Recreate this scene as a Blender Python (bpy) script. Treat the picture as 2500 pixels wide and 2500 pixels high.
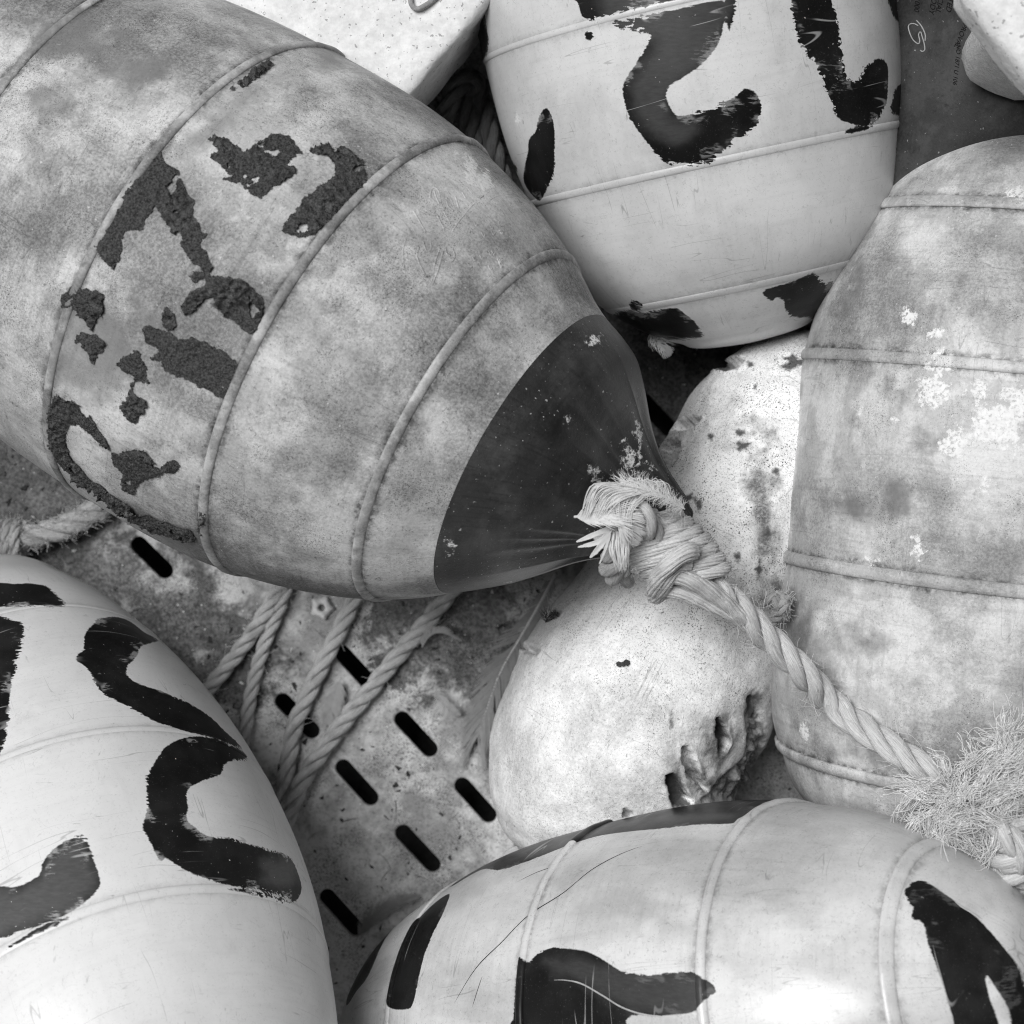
import bpy, math, random
import numpy as np
from mathutils import noise as mnoise, Vector
R = math.radians
rng = np.random.default_rng(7); random.seed(7)
scene = bpy.context.scene
for o in list(bpy.data.objects): bpy.data.objects.remove(o)
# ------------------------------------------------------------------ camera, sky, sun, exposure
D, T = 1.1, 0.25/1.1                     # camera height over the crate floor; half-width of view per metre of depth
cam = bpy.data.objects.new('camera', bpy.data.cameras.new('camera'))
scene.collection.objects.link(cam); scene.camera = cam
cam.location = (0, 0, D); cam.rotation_euler = (0, 0, 0)
cam.data.sensor_width = 36; cam.data.lens = 18/T
cam.data.clip_start = 0.02; cam.data.clip_end = 100
cam.data.dof.use_dof = True; cam.data.dof.focus_distance = 0.925; cam.data.dof.aperture_fstop = 13
world = bpy.data.worlds.new('World'); scene.world = world; world.use_nodes = True
wn = world.node_tree; wn.nodes.clear()
sky = wn.nodes.new('ShaderNodeTexSky'); sky.sky_type = 'NISHITA'; sky.sun_disc = False
SUN_EL, SUN_AZ = 64, 305                 # light comes from the upper left of the picture
sky.air_density = .3; sky.dust_density = .2; sky.sun_elevation = R(SUN_EL); sky.sun_rotation = R(SUN_AZ)
bw = wn.nodes.new('ShaderNodeRGBToBW'); bg = wn.nodes.new('ShaderNodeBackground'); wo = wn.nodes.new('ShaderNodeOutputWorld')
bg.inputs['Strength'].default_value = 0.05
wn.links.new(sky.outputs[0], bw.inputs[0]); wn.links.new(bw.outputs[0], bg.inputs[0]); wn.links.new(bg.outputs[0], wo.inputs[0])
sun = bpy.data.objects.new('sun', bpy.data.lights.new('sun', 'SUN')); scene.collection.objects.link(sun)
sun.data.energy = 1.5; sun.data.angle = R(32); sun.data.color = (1, 1, 1)
sd_ = Vector((math.sin(R(SUN_AZ))*math.cos(R(SUN_EL)), math.cos(R(SUN_AZ))*math.cos(R(SUN_EL)), math.sin(R(SUN_EL))))
sun.rotation_euler = sd_.to_track_quat('Z', 'Y').to_euler()
scene.view_settings.view_transform = 'Standard'; scene.view_settings.look = 'None'
scene.view_settings.gamma = 1; scene.view_settings.use_curve_mapping = False
scene.view_settings.exposure = 1.26
scene.render.engine = 'CYCLES'
scene.cycles.max_bounces = 6; scene.cycles.diffuse_bounces = 2; scene.cycles.glossy_bounces = 2
scene.cycles.filter_width = 1.1; scene.cycles.use_denoising = True; scene.cycles.denoising_prefilter = 'NONE'

# ------------------------------------------------------------------ helpers
C = scene.collection
def W(px, py, z):
    d = D-z
    return np.array([(px-1250)/1250*T*d, -(py-1250)/1250*T*d, z])
def MP(z): return T*(D-z)/1250           # metres per photo pixel at height z
def thing(name, label, cat, loc=(0, 0, 0), group=None):
    o = bpy.data.objects.new(name, None); C.objects.link(o); o.location = [float(v) for v in loc]
    o.empty_display_size = .02
    o['label'] = label; o['category'] = cat
    if group: o['group'] = group
    return o
def mobj(name, V, F, mat, parent=None, attrs=None, smooth=True, label=None, kind=None, loc=None):
    """one mesh object; V in world coordinates"""
    V = np.asarray(V, float)
    base = np.array(parent.location) if parent else np.array(loc if loc is not None else (0, 0, 0), float)
    if parent and parent.parent: base = base+np.array(parent.parent.location)
    me = bpy.data.meshes.new(name)
    me.from_pydata((V-base).tolist(), [], F.tolist() if hasattr(F, 'tolist') else F)
    if attrs:
        for k, a in attrs.items():
            at = me.attributes.new(k, 'FLOAT', 'POINT'); at.data.foreach_set('value', np.asarray(a, np.float32))
    if smooth: me.polygons.foreach_set('use_smooth', np.ones(len(me.polygons), bool))
    me.update()
    o = bpy.data.objects.new(name, me); C.objects.link(o)
    if mat: me.materials.append(mat)
    if parent: o.parent = parent
    elif loc is not None: o.location = [float(v) for v in loc]
    if label: o['label'] = label
    if kind: o['kind'] = kind
    return o
def tag(o, label, cat, group=None):
    o['label'] = label; o['category'] = cat
    if group: o['group'] = group
    return o
def grid_faces(nu, nv, wrap_v=True):
    i = np.arange(nu-1)[:, None]; j = np.arange(nv if wrap_v else nv-1)[None]
    a = i*nv+j; b = i*nv+(j+1) % nv
    return np.stack([a, b, b+nv, a+nv], -1).reshape(-1, 4)
def join(parts):
    Vs, Fs, n = [], [], 0
    for V, F in parts:
        Vs.append(V); Fs += [[int(k)+n for k in f] for f in F]; n += len(V)
    return np.concatenate(Vs), Fs
def spline(P, n):
    """Catmull-Rom through the rows of P, n samples evenly spaced by length"""
    P = np.asarray(P, float); Q = np.concatenate([[2*P[0]-P[1]], P, [2*P[-1]-P[-2]]])
    out = []
    for i in range(1, len(Q)-2):
        t = np.linspace(0, 1, 24, endpoint=False)[:, None]
        a, b, c, d = Q[i-1], Q[i], Q[i+1], Q[i+2]
        out.append(.5*(2*b+(c-a)*t+(2*a-5*b+4*c-d)*t**2+(3*b-a-3*c+d)*t**3))
    out = np.concatenate(out+[P[-1:]])
    L = np.concatenate([[0], np.cumsum(np.linalg.norm(np.diff(out, axis=0), axis=1))])
    x = np.linspace(0, L[-1], n)
    return np.stack([np.interp(x, L, out[:, k]) for k in range(P.shape[1])], 1), L[-1]
def closed_smooth(P, k=4):
    P = np.asarray(P, float); n = len(P); out = []
    for i in range(n):
        a, b, c, d = P[i-1], P[i], P[(i+1) % n], P[(i+2) % n]
        for t in np.arange(k)/k:
            out.append(.5*(2*b+(c-a)*t+(2*a-5*b+4*c-d)*t*t+(3*b-a-3*c+d)*t**3))
    return np.array(out)
def poly_sdf(Q, P):
    """signed distance (negative inside) of points Q to closed polygon P"""
    d2 = np.full(len(Q), 1e9); ins = np.zeros(len(Q), bool)
    for i in range(len(P)):
        a, b = P[i-1], P[i]; e = b-a; w = Q-a
        t = np.clip((w@e)/max(e@e, 1e-18), 0, 1)
        q = w-t[:, None]*e; d2 = np.minimum(d2, (q*q).sum(1))
        c1 = (a[1] <= Q[:, 1]) != (b[1] <= Q[:, 1])
        with np.errstate(divide='ignore', invalid='ignore'):
            xx = a[0]+(Q[:, 1]-a[1])*(b[0]-a[0])/(b[1]-a[1])
        ins ^= c1 & (Q[:, 0] < xx)
    d = np.sqrt(d2)
    return np.where(ins, -d, d)
def frames(P):
    Tn = np.gradient(P, axis=0); Tn /= np.linalg.norm(Tn, axis=1)[:, None]+1e-12
    N = np.zeros_like(P); r = np.array([0, 0, 1.]) if abs(Tn[0][2]) < .9 else np.array([1., 0, 0])
    n = r-Tn[0]*(r@Tn[0]); n /= np.linalg.norm(n)
    for i in range(len(P)):
        n = n-Tn[i]*(n@Tn[i]); n /= np.linalg.norm(n)+1e-12; N[i] = n
    return Tn, N, np.cross(Tn, N)
def tube(P, rad, sides=6, cap=True):
    P = np.asarray(P, float); _, N, B = frames(P)
    rad = np.broadcast_to(np.asarray(rad, float), (len(P),))
    a = np.linspace(0, 2*np.pi, sides, endpoint=False)
    V = (P[:, None]+rad[:, None, None]*(np.cos(a)[None, :, None]*N[:, None]+np.sin(a)[None, :, None]*B[:, None])).reshape(-1, 3)
    F = grid_faces(len(P), sides).tolist()
    if cap: F += [list(range(sides))[::-1], list(range((len(P)-1)*sides, len(P)*sides))]
    return V, F
def hermite(x, xk, yk):
    xk = np.asarray(xk, float); yk = np.asarray(yk, float); x = np.asarray(x, float)
    h = np.diff(xk); d = np.diff(yk)/h; m = np.zeros_like(yk)
    m[1:-1] = (d[:-1]*h[1:]+d[1:]*h[:-1])/(h[1:]+h[:-1]); m[0] = d[0]*1.5-m[1]*.5; m[-1] = d[-1]*1.5-m[-2]*.5
    i = np.clip(np.searchsorted(xk, x)-1, 0, len(xk)-2); t = np.clip((x-xk[i])/h[i], 0, 1)
    return (2*t**3-3*t**2+1)*yk[i]+(t**3-2*t**2+t)*h[i]*m[i]+(-2*t**3+3*t**2)*yk[i+1]+(t**3-t**2)*h[i]*m[i+1]
def vnoise(P, scale, octv=3):
    return np.array([mnoise.fractal(Vector(p)*scale, 1.0, 2.0, octv) for p in P])

class Rev:
    """a body of revolution lying in space: axis through P, heading yaw, rising by pitch"""
    def __init__(s, P, yaw, pitch, prof, flat=1.0, bend=None, sag=None):
        s.P = np.array(P, float); y, p = R(yaw), R(pitch)
        s.a = np.array([math.cos(y)*math.cos(p), math.sin(y)*math.cos(p), math.sin(p)])
        s.u = np.array([-math.sin(y), math.cos(y), 0]); s.v = np.cross(s.a, s.u)
        s.sk = np.array([q[0] for q in prof], float); s.rk = np.array([q[1] for q in prof], float); s.flat = flat
        s.bend = bend; s.sag = sag
        # dense table: round the two ends off by arc-length-like sampling in angle
        x = np.linspace(0, 1, 4000); xs = s.sk[0]+(s.sk[-1]-s.sk[0])*x
        s.ts = xs; s.tr = np.maximum(hermite(xs, s.sk, s.rk), 0)
    def r(s, x): return np.interp(x, s.ts, s.tr, left=0, right=0)
    def pt(s, x, th, off=0):
        x = np.asarray(x, float); th = np.asarray(th, float); rr = s.r(x)+off
        fl = s.flat(x) if callable(s.flat) else s.flat
        p = s.P+x[..., None]*s.a+(rr*np.cos(th))[..., None]*s.u+(rr*np.sin(th)*fl)[..., None]*s.v
        if s.bend is not None: p = p+s.bend(x)[..., None]*s.u
        if s.sag is not None: p = p+s.sag(x)[..., None]*s.v
        return p
    def stations(s, n, s0=None, s1=None):
        s0 = s.sk[0] if s0 is None else s0; s1 = s.sk[-1] if s1 is None else s1
        m = (s.ts >= s0-1e-9) & (s.ts <= s1+1e-9); xs, rs = s.ts[m], s.tr[m]
        L = np.concatenate([[0], np.cumsum(np.hypot(np.diff(xs), np.diff(rs)))])
        return np.interp(np.linspace(0, L[-1], n), L, xs)
    def hit(s, pts):
        """photo pixels -> (s, theta) where the line of sight meets the body; misses go to the rim and a little round it"""
        pts = np.atleast_2d(np.asarray(pts, float)); out = np.zeros((len(pts), 2))
        dirs = np.stack([(pts[:, 0]-1250)/1250*T, -(pts[:, 1]-1250)/1250*T, -np.ones(len(pts))], 1)
        t = np.linspace(D-.5, D+.15, 1600)
        for k, d in enumerate(dirs):
            X = np.array([0, 0, D])+d*t[:, None]-s.P
            sa = X@s.a; fl = s.flat(sa) if callable(s.flat) else s.flat
            cu = X@s.u; cv = X@s.v
            if s.sag is not None: cv = cv-s.sag(sa)
            cv = cv/fl
            if s.bend is not None: cu = cu-s.bend(sa)
            g = np.hypot(cu, cv)-s.r(sa); g = np.where((sa < s.sk[0]) | (sa > s.sk[-1]), np.hypot(cu, cv)+.02, g)
            j = np.argmax(g < 0)
            if g[j] < 0 and j > 0:
                f = g[j-1]/(g[j-1]-g[j]); out[k] = (sa[j-1]+f*(sa[j]-sa[j-1]), math.atan2(cv[j-1]+f*(cv[j]-cv[j-1]), cu[j-1]+f*(cu[j]-cu[j-1])))
            else:
                j = np.argmin(g); th = math.atan2(cv[j], cu[j])
                out[k] = (np.clip(sa[j], s.sk[0], s.sk[-1]), th+(.35 if math.cos(th) < 0 else -.35))
        return out
    def surf(s, px, py, off=0):
        h = s.hit([(px, py)])[0]; return s.pt(h[:1], h[1:], off)[0]
    def field(s, S, TH, polys, smooth=True, big=1.0):
        """signed distance in metres on the unrolled skin to the union of shapes given in photo pixels"""
        out = np.full(S.shape, big)
        for P in polys:
            h = s.hit(P); c = h.mean(0)
            th = np.unwrap(h[:, 1]); c = np.array([h[:, 0].mean(), th.mean()]); rc = max(float(s.r(h[:, 0]).mean()), .01)
            Q = np.stack([h[:, 0], (th-c[1])*rc], 1)
            if smooth: Q = closed_smooth(Q, 3)
            dth = (TH-c[1]+np.pi) % (2*np.pi)-np.pi
            X = np.stack([S.ravel(), (dth*rc).ravel()], 1)
            lo, hi = Q.min(0)-.02, Q.max(0)+.02
            m = ((X > lo) & (X < hi)).all(1)
            if m.any():
                o = out.ravel(); o[m] = np.minimum(o[m], poly_sdf(X[m], Q)); out = o.reshape(S.shape)
        return out

# ------------------------------------------------------------------ materials (all grey: the picture is black and white)
class M:
    def __init__(s, name):
        s.m = bpy.data.materials.new(name); s.m.use_nodes = True; s.t = s.m.node_tree
        s.p = s.t.nodes['Principled BSDF']; s.p.inputs['Specular IOR Level'].default_value = .4
        s.co = s.node('ShaderNodeTexCoord').outputs['Object']
    def node(s, ty): return s.t.nodes.new(ty)
    def set(s, inp, v):
        if hasattr(v, 'is_output') or isinstance(v, bpy.types.NodeSocket): s.t.links.new(v, inp)
        else: inp.default_value = v
    def math(s, op, a, b=0.0, c=None, clamp=False):
        n = s.node('ShaderNodeMath'); n.operation = op; n.use_clamp = clamp
        s.set(n.inputs[0], a); s.set(n.inputs[1], b)
        if c is not None: s.set(n.inputs[2], c)
        return n.outputs[0]
    def noise(s, scale, detail=4, rough=.6, vec=None, dist=0):
        n = s.node('ShaderNodeTexNoise'); s.set(n.inputs['Vector'], vec if vec is not None else s.co)
        n.inputs['Scale'].default_value = scale; n.inputs['Detail'].default_value = detail
        n.inputs['Roughness'].default_value = rough; n.inputs['Distortion'].default_value = dist
        return n.outputs['Fac']
    def step(s, x, lo, hi):
        n = s.node('ShaderNodeMapRange'); n.interpolation_type = 'SMOOTHSTEP'
        if lo > hi:
            s.set(n.inputs[0], x); n.inputs[1].default_value = hi; n.inputs[2].default_value = lo; n.inputs[3].default_value = 1; n.inputs[4].default_value = 0
        else:
            s.set(n.inputs[0], x); n.inputs[1].default_value = lo; n.inputs[2].default_value = hi
        return n.outputs[0]
    def mix(s, f, a, b):
        n = s.node('ShaderNodeMix'); n.data_type = 'FLOAT'; n.clamp_factor = True
        s.set(n.inputs[0], f); s.set(n.inputs[2], a); s.set(n.inputs[3], b); return n.outputs[0]
    def attr(s, name):
        n = s.node('ShaderNodeAttribute'); n.attribute_name = name; return n.outputs['Fac']
    def scaled(s, x, y, z, rot=(0, 0, 0)):
        n = s.node('ShaderNodeMapping'); s.set(n.inputs[0], s.co); n.inputs['Scale'].default_value = (x, y, z); n.inputs['Rotation'].default_value = rot
        return n.outputs[0]
    def bump(s, h, strength=.3, dist=.001, prev=None):
        n = s.node('ShaderNodeBump'); n.inputs['Strength'].default_value = strength; n.inputs['Distance'].default_value = dist
        s.set(n.inputs['Height'], h)
        if prev is not None: s.set(n.inputs['Normal'], prev)
        return n.outputs[0]
    def hairs(s, scale, width, thr, seed=0):
        """fine wandering scratch lines: narrow band where a noise crosses its middle, kept only in places"""
        v = s.scaled(1, 1, 1, (seed*.7, seed*1.3, seed*.4))
        a = s.noise(scale, 2, .5, v, .6); b = s.noise(scale*.9+7, 2, .5, v)
        l = s.step(s.math('ABSOLUTE', s.math('SUBTRACT', a, .5)), width, width*.2)
        return s.math('MULTIPLY', l, s.step(b, thr, thr+.06))
    def out(s, col, rough, normal=None):
        cc = s.node('ShaderNodeCombineColor')
        for i in range(3): s.set(cc.inputs[i], col)
        s.set(s.p.inputs['Base Color'], cc.outputs[0]); s.set(s.p.inputs['Roughness'], rough)
        if normal is not None: s.set(s.p.inputs['Normal'], normal)
        return s.m

def plastic(name, light, dark, cs=26, lo=.36, hi=.62, grain=.25, speck=.5, speck_thr=.62, rough=.5, paint=None, splat=False, spec=.4, sheen_tone=0, streak=0, grit=False,
            stain=None, dirt=None, crev=.5, hair=.35, white=.15, edge=.004, sss=0, mottle=0, paint_grey=.0, stretch=None, fine=900, scuff=.0, paint_rough=.35, wear=.5, bumpy=.25):
    m = M(name); m.p.inputs['Specular IOR Level'].default_value = spec
    vec = m.scaled(*stretch) if stretch else m.co
    big = m.noise(cs, 5, .52, vec, .1); mid = m.noise(cs*4.3, 6, .62); fn = m.noise(fine, 4, .7); fn2 = m.noise(fine*2.2, 2, .6)
    cl = m.step(m.math('ADD', m.math('MULTIPLY', big, .76), m.math('MULTIPLY', mid, .24)), lo, hi)
    base = m.mix(cl, dark, light)
    if mottle:
        b2 = m.step(m.noise(cs*2.0, 8, .66, m.scaled(1, 1, 1, (.5, 1.5, 2)), .1), .44, .56)
        base = m.math('MULTIPLY', base, m.mix(b2, 1.0-mottle, 1.0+mottle*.45))
        b3 = m.math('MULTIPLY', m.step(m.noise(fine*.42, 5, .75), .56, .66), m.step(m.noise(cs*3.1, 4, .6, m.scaled(1, 1, 1, (2, .5, 1))), .45, .58))
        base = m.math('MULTIPLY', base, m.math('SUBTRACT', 1.0, m.math('MULTIPLY', b3, mottle*1.3)))
    g = m.math('MULTIPLY', m.step(fn, .62, .38), m.mix(cl, grain, grain*.35))
    base = m.math('MULTIPLY', base, m.math('SUBTRACT', 1.0, g))
    zone = m.step(m.noise(cs*2.1, 5, .6, m.scaled(1, 1, 1, (1, 2, .5))), .47, .64)
    if grit: zone = m.math('MULTIPLY', m.math('ADD', zone, .5), m.mix(m.step(m.attr('su'), .06, .15), 1.0, .3))
    sp = m.math('MULTIPLY', m.math('MULTIPLY', m.step(fn2, speck_thr, speck_thr+.05), zone), speck)
    base = m.math('MULTIPLY', base, m.math('SUBTRACT', 1.0, sp))
    def skin(a, b, c=0):
        cx = m.node('ShaderNodeCombineXYZ'); m.set(cx.inputs[0], m.math('MULTIPLY', m.attr('su'), a)); m.set(cx.inputs[1], m.math('MULTIPLY', m.attr('sv'), b)); cx.inputs[2].default_value = c
        return cx.outputs[0]
    if streak:
        k1 = m.step(m.noise(1, 5, .62, skin(420, 26)), .46, .70); k2 = m.step(m.noise(1, 5, .62, skin(30, 300, 4)), .48, .70); k3 = m.step(m.noise(cs*1.7, 4, .6, m.scaled(1, 1, 1, (3, 1, 1))), .40, .62)
        k = m.math('MULTIPLY', m.mix(k3, k1, k2), streak)
        base = m.math('MULTIPLY', base, m.math('SUBTRACT', 1.0, k))
        sx = m.noise(1, 2, .5, skin(95, 7, 9)); ln = m.math('MULTIPLY', m.step(m.math('ABSOLUTE', m.math('SUBTRACT', sx, .5)), .005, .001), m.step(m.noise(30, 2, .5, m.scaled(1, 1, 1, (1, 1, 1))), .52, .6))
        sy = m.noise(1, 2, .5, skin(9, 80, 17)); ln2 = m.math('MULTIPLY', m.step(m.math('ABSOLUTE', m.math('SUBTRACT', sy, .5)), .005, .001), m.step(m.noise(34, 2, .5, m.scaled(1, 1, 1, (2, 0, 1))), .54, .62))
        base = m.math('MULTIPLY', base, m.math('SUBTRACT', 1.0, m.math('MULTIPLY', m.math('MAXIMUM', ln, ln2), .3)))
    if hair:
        hs = m.math('MAXIMUM', m.math('MAXIMUM', m.hairs(170, .007, .54, 1), m.hairs(420, .016, .55, 2)), m.hairs(800, .03, .56, 5))
        base = m.math('MULTIPLY', base, m.math('SUBTRACT', 1.0, m.math('MULTIPLY', hs, hair)))
    if scuff:
        sc = m.math('MULTIPLY', m.step(m.noise(38, 4, .65, m.scaled(1.2, 16, 4, (.3, .2, 1.1))), .63, .72), m.step(m.noise(22, 3, .5), .54, .66))
        sc2 = m.math('MULTIPLY', m.step(m.noise(50, 3, .6, m.scaled(14, 1, 5, (.2, .4, .3))), .65, .72), m.step(m.noise(24, 3, .5, m.scaled(1, 1, 1, (2, 2, 0))), .55, .66))
        smd = m.math('MULTIPLY', m.step(m.noise(30, 7, .66, m.scaled(1, 1, 1, (0, 2, 1)), .2), .56, .74), .55)
        sc = m.math('MAXIMUM', m.math('MAXIMUM', sc, sc2), m.math('MULTIPLY', smd, m.step(fn, .3, .7)))
        base = m.math('MULTIPLY', base, m.math('SUBTRACT', 1.0, m.math('MULTIPLY', sc, scuff)))
    if white:
        ws = m.math('MULTIPLY', m.math('MAXIMUM', m.step(m.noise(620, 1, .5, m.scaled(1, 1, 1, (2, 1, 0))), .745, .775), m.step(m.noise(1500, 1, .5, m.scaled(1, 1, 1, (1, 1, 3))), .76, .8)), white*4, clamp=True)
        base = m.mix(ws, base, .75)
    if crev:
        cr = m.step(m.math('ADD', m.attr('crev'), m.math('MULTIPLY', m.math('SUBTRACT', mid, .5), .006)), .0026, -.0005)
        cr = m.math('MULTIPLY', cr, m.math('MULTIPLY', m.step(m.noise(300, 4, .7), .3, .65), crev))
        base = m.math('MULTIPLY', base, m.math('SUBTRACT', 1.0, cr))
    if stain is not None:
        st = m.step(m.math('ADD', m.attr('stain'), m.math('MULTIPLY', m.math('SUBTRACT', mid, .5), .03)), .005, -.007)
        st = m.math('MULTIPLY', st, m.mix(m.step(fn, .35, .6), .7, 1.0))
        base = m.mix(m.math('MULTIPLY', st, stain[1]), base, stain[0])
    if dirt is not None:
        dm = m.step(m.math('ADD', m.attr('dirt'), m.math('MULTIPLY', m.math('SUBTRACT', m.noise(420, 4, .7), .5), .0035)), .0008, -.0009)
        base = m.mix(m.math('MULTIPLY', dm, dirt[1]), base, m.mix(m.noise(500, 4, .7), dirt[0]*.4, dirt[0]*1.9))
    rg = m.mix(cl, rough+.08, rough)
    h = m.math('ADD', m.math('MULTIPLY', fn, .5), m.math('MULTIPLY', mid, .9))
    if splat:
        e = m.math('ADD', m.math('MULTIPLY', m.math('SUBTRACT', m.noise(240, 5, .7), .5), .016), m.math('MULTIPLY', m.math('SUBTRACT', fn, .5), .004))
        sm = m.step(m.math('ADD', m.attr('splat'), e), .0006, -.0012)
        sm = m.math('MULTIPLY', sm, m.step(m.noise(700, 3, .7), .33, .5))
        base = m.mix(m.math('MULTIPLY', sm, .9), base, m.mix(m.noise(350, 4), .6, .98)); rg = m.mix(sm, rg, .9)
        h = m.math('ADD', h, m.math('MULTIPLY', sm, .8))
    if paint is not None:
        pa = m.attr('paint')
        br = m.noise(330, 3, .7, m.scaled(1, 1, 1)); br2 = m.noise(90, 2, .5)
        e = m.math('ADD', m.math('MULTIPLY', m.math('SUBTRACT', br, .5), edge*.7), m.math('MULTIPLY', m.math('SUBTRACT', br2, .5), edge*.5))
        e = m.math('ADD', e, m.math('MULTIPLY', m.math('SUBTRACT', m.noise(1100, 2, .6), .5), edge*.3))
        e = m.math('ADD', e, m.math('MULTIPLY', m.math('SUBTRACT', m.step(m.noise(900, 2, .6, m.scaled(.10, 1, 1, (0, 0, .6))), .35, .75), .5), edge*.38))
        e = m.math('MULTIPLY', e, m.mix(m.step(m.noise(26, 3, .5, m.scaled(1, 1, 1, (1, 0, 1))), .45, .62), .3, 1.5))
        pm = m.step(m.math('ADD', pa, e), .0003, -.0003)
        holes = m.math('MULTIPLY', m.step(m.noise(560, 2, .6), .735, .755), wear*1.8, clamp=True)
        near = m.math('MULTIPLY', m.step(m.math('ADD', pa, m.math('MULTIPLY', m.math('SUBTRACT', m.noise(240, 4, .7, m.scaled(1, 5, 1)), .5), .02)), -.0035, -.0005), m.step(m.noise(60, 2), .56, .62))
        pm = m.math('MULTIPLY', pm, m.math('SUBTRACT', 1.0, m.math('MAXIMUM', holes, m.math('MULTIPLY', near, wear*.8))))
        sx = m.noise(1, 2, .5, skin(60, 5, 31)); pm = m.math('MULTIPLY', pm, m.math('SUBTRACT', 1.0, m.math('MULTIPLY', m.math('MULTIPLY', m.step(m.math('ABSOLUTE', m.math('SUBTRACT', sx, .5)), .006, .0015), m.step(m.noise(36, 2, .5), .54, .64)), .4)))
        pc = m.mix(m.step(m.noise(45, 5, .6), .4, .75), paint, paint*1.8+.008)
        pc = m.math('ADD', pc, m.math('MULTIPLY', m.step(m.noise(1400, 3, .7), .62, .72), .06))
        if sheen_tone:  # grey sky sheen of glossy strokes, put into the paint colour
            tn = m.step(m.math('ADD', m.attr('sheen_tone'), m.math('MULTIPLY', m.math('SUBTRACT', m.noise(110, 4, .6), .5), .008)), .003, -.005)
            pc = m.mix(tn, pc, m.math('ADD', sheen_tone*.55, m.math('MULTIPLY', m.noise(260, 4, .65, m.scaled(1, 4, 1, (0, 0, .4))), sheen_tone*.9)))
        base = m.mix(pm, base, pc); rg = m.mix(pm, rg, m.mix(m.noise(120, 3), paint_rough-.08, paint_rough+.14))
        h = m.math('ADD', h, m.math('MULTIPLY', pm, .5))
    if paint is not None: m.set(m.p.inputs['Specular IOR Level'], m.mix(pm, spec, spec*.45))
    nrm = m.bump(h, bumpy, .0012)
    if sss:
        m.p.inputs['Subsurface Weight'].default_value = sss; m.p.inputs['Subsurface Radius'].default_value = (1, 1, 1); m.p.inputs['Subsurface Scale'].default_value = .006
    return m.out(base, rg, nrm)

def simple(name, a, b, scale=300, rough=.7, bump=.4, spec=.3, detail=5, speck=0, speckscale=900):
    m = M(name); n = m.noise(scale, detail, .65); n2 = m.noise(scale*4, 4, .7)
    c = m.mix(m.step(m.math('ADD', m.math('MULTIPLY', n, .65), m.math('MULTIPLY', n2, .35)), .32, .68), a, b)
    if speck: c = m.math('MULTIPLY', c, m.math('SUBTRACT', 1.0, m.math('MULTIPLY', m.step(m.noise(speckscale, 2, .6), .64, .68), speck)))
    m.p.inputs['Specular IOR Level'].default_value = spec
    return m.out(c, rough, m.bump(m.math('ADD', n, n2), bump, .001))

def rope_mat(name, a, b, dirt=.3):
    m = M(name); cx = m.node('ShaderNodeCombineXYZ')
    m.set(cx.inputs[0], m.math('MULTIPLY', m.attr('ru'), 90)); m.set(cx.inputs[1], m.math('MULTIPLY', m.attr('rv'), 9))
    f = m.noise(1, 4, .65, cx.outputs[0]); cx2 = m.node('ShaderNodeCombineXYZ')
    m.set(cx2.inputs[0], m.math('MULTIPLY', m.attr('ru'), 260)); m.set(cx2.inputs[1], m.math('MULTIPLY', m.attr('rv'), 26))
    f2 = m.noise(1, 3, .7, cx2.outputs[0])
    c = m.mix(m.step(m.math('ADD', m.math('MULTIPLY', f, .5), m.math('MULTIPLY', f2, .5)), .3, .65), a, b)
    dz = m.math('MULTIPLY', m.step(m.noise(70, 5, .65), .48, .68), dirt)
    c = m.math('MULTIPLY', c, m.math('SUBTRACT', 1.0, dz))
    return m.out(c, .85, m.bump(m.math('ADD', f, f2), .8, .0008))

def feather_mat(name, a, trans=.35):
    m = M(name); n = m.noise(400, 3)
    c = m.mix(n, a*.75, min(a*1.15, .95)); mat = m.out(c, .7)
    t = m.node('ShaderNodeBsdfTranslucent'); cc = m.node('ShaderNodeCombineColor')
    for i in range(3): m.set(cc.inputs[i], c)
    m.set(t.inputs[0], cc.outputs[0]); mx = m.node('ShaderNodeMixShader'); mx.inputs[0].default_value = trans
    m.t.links.new(m.p.outputs[0], mx.inputs[1]); m.t.links.new(t.outputs[0], mx.inputs[2])
    m.t.links.new(mx.outputs[0], m.t.nodes['Material Output'].inputs[0])
    return mat

MAT = {}
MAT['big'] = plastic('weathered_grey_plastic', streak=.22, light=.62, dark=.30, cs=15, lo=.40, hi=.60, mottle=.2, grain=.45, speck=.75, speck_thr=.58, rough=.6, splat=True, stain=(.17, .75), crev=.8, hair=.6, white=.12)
MAT['nose'] = plastic('dark_rubbery_plastic', .058, .016, streak=.4, mottle=.3, cs=22, grain=.3, speck=.2, rough=.33, spec=.5, splat=True, crev=0, hair=0, white=.12, bumpy=.3)
MAT['white_a'] = plastic('white_painted_plastic', .66, .56, streak=.07, sheen_tone=.05, spec=.5, sss=.35, mottle=.05, cs=16, lo=.3, hi=.6, grain=.05, speck=.35, speck_thr=.68, rough=.36, paint=.005, crev=.22, hair=.22, white=.0, scuff=.55, splat=True, bumpy=.08, wear=.35)
MAT['white_d'] = plastic('clean_white_plastic', .77, .70, streak=.05, sheen_tone=.09, sss=.4, mottle=.03, cs=14, lo=.3, hi=.6, grain=.03, speck=.25, speck_thr=.70, rough=.32, paint=.008, crev=.15, hair=.16, white=0, scuff=.4, bumpy=.06, wear=.5, paint_rough=.42)
MAT['mottled'] = plastic('mottled_grey_plastic', .63, .36, streak=.2, mottle=.2, cs=20, lo=.35, hi=.6, grain=.32, speck=.75, speck_thr=.60, rough=.58, splat=True, stain=(.12, .75), crev=.8, hair=.35, white=.12)
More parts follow.
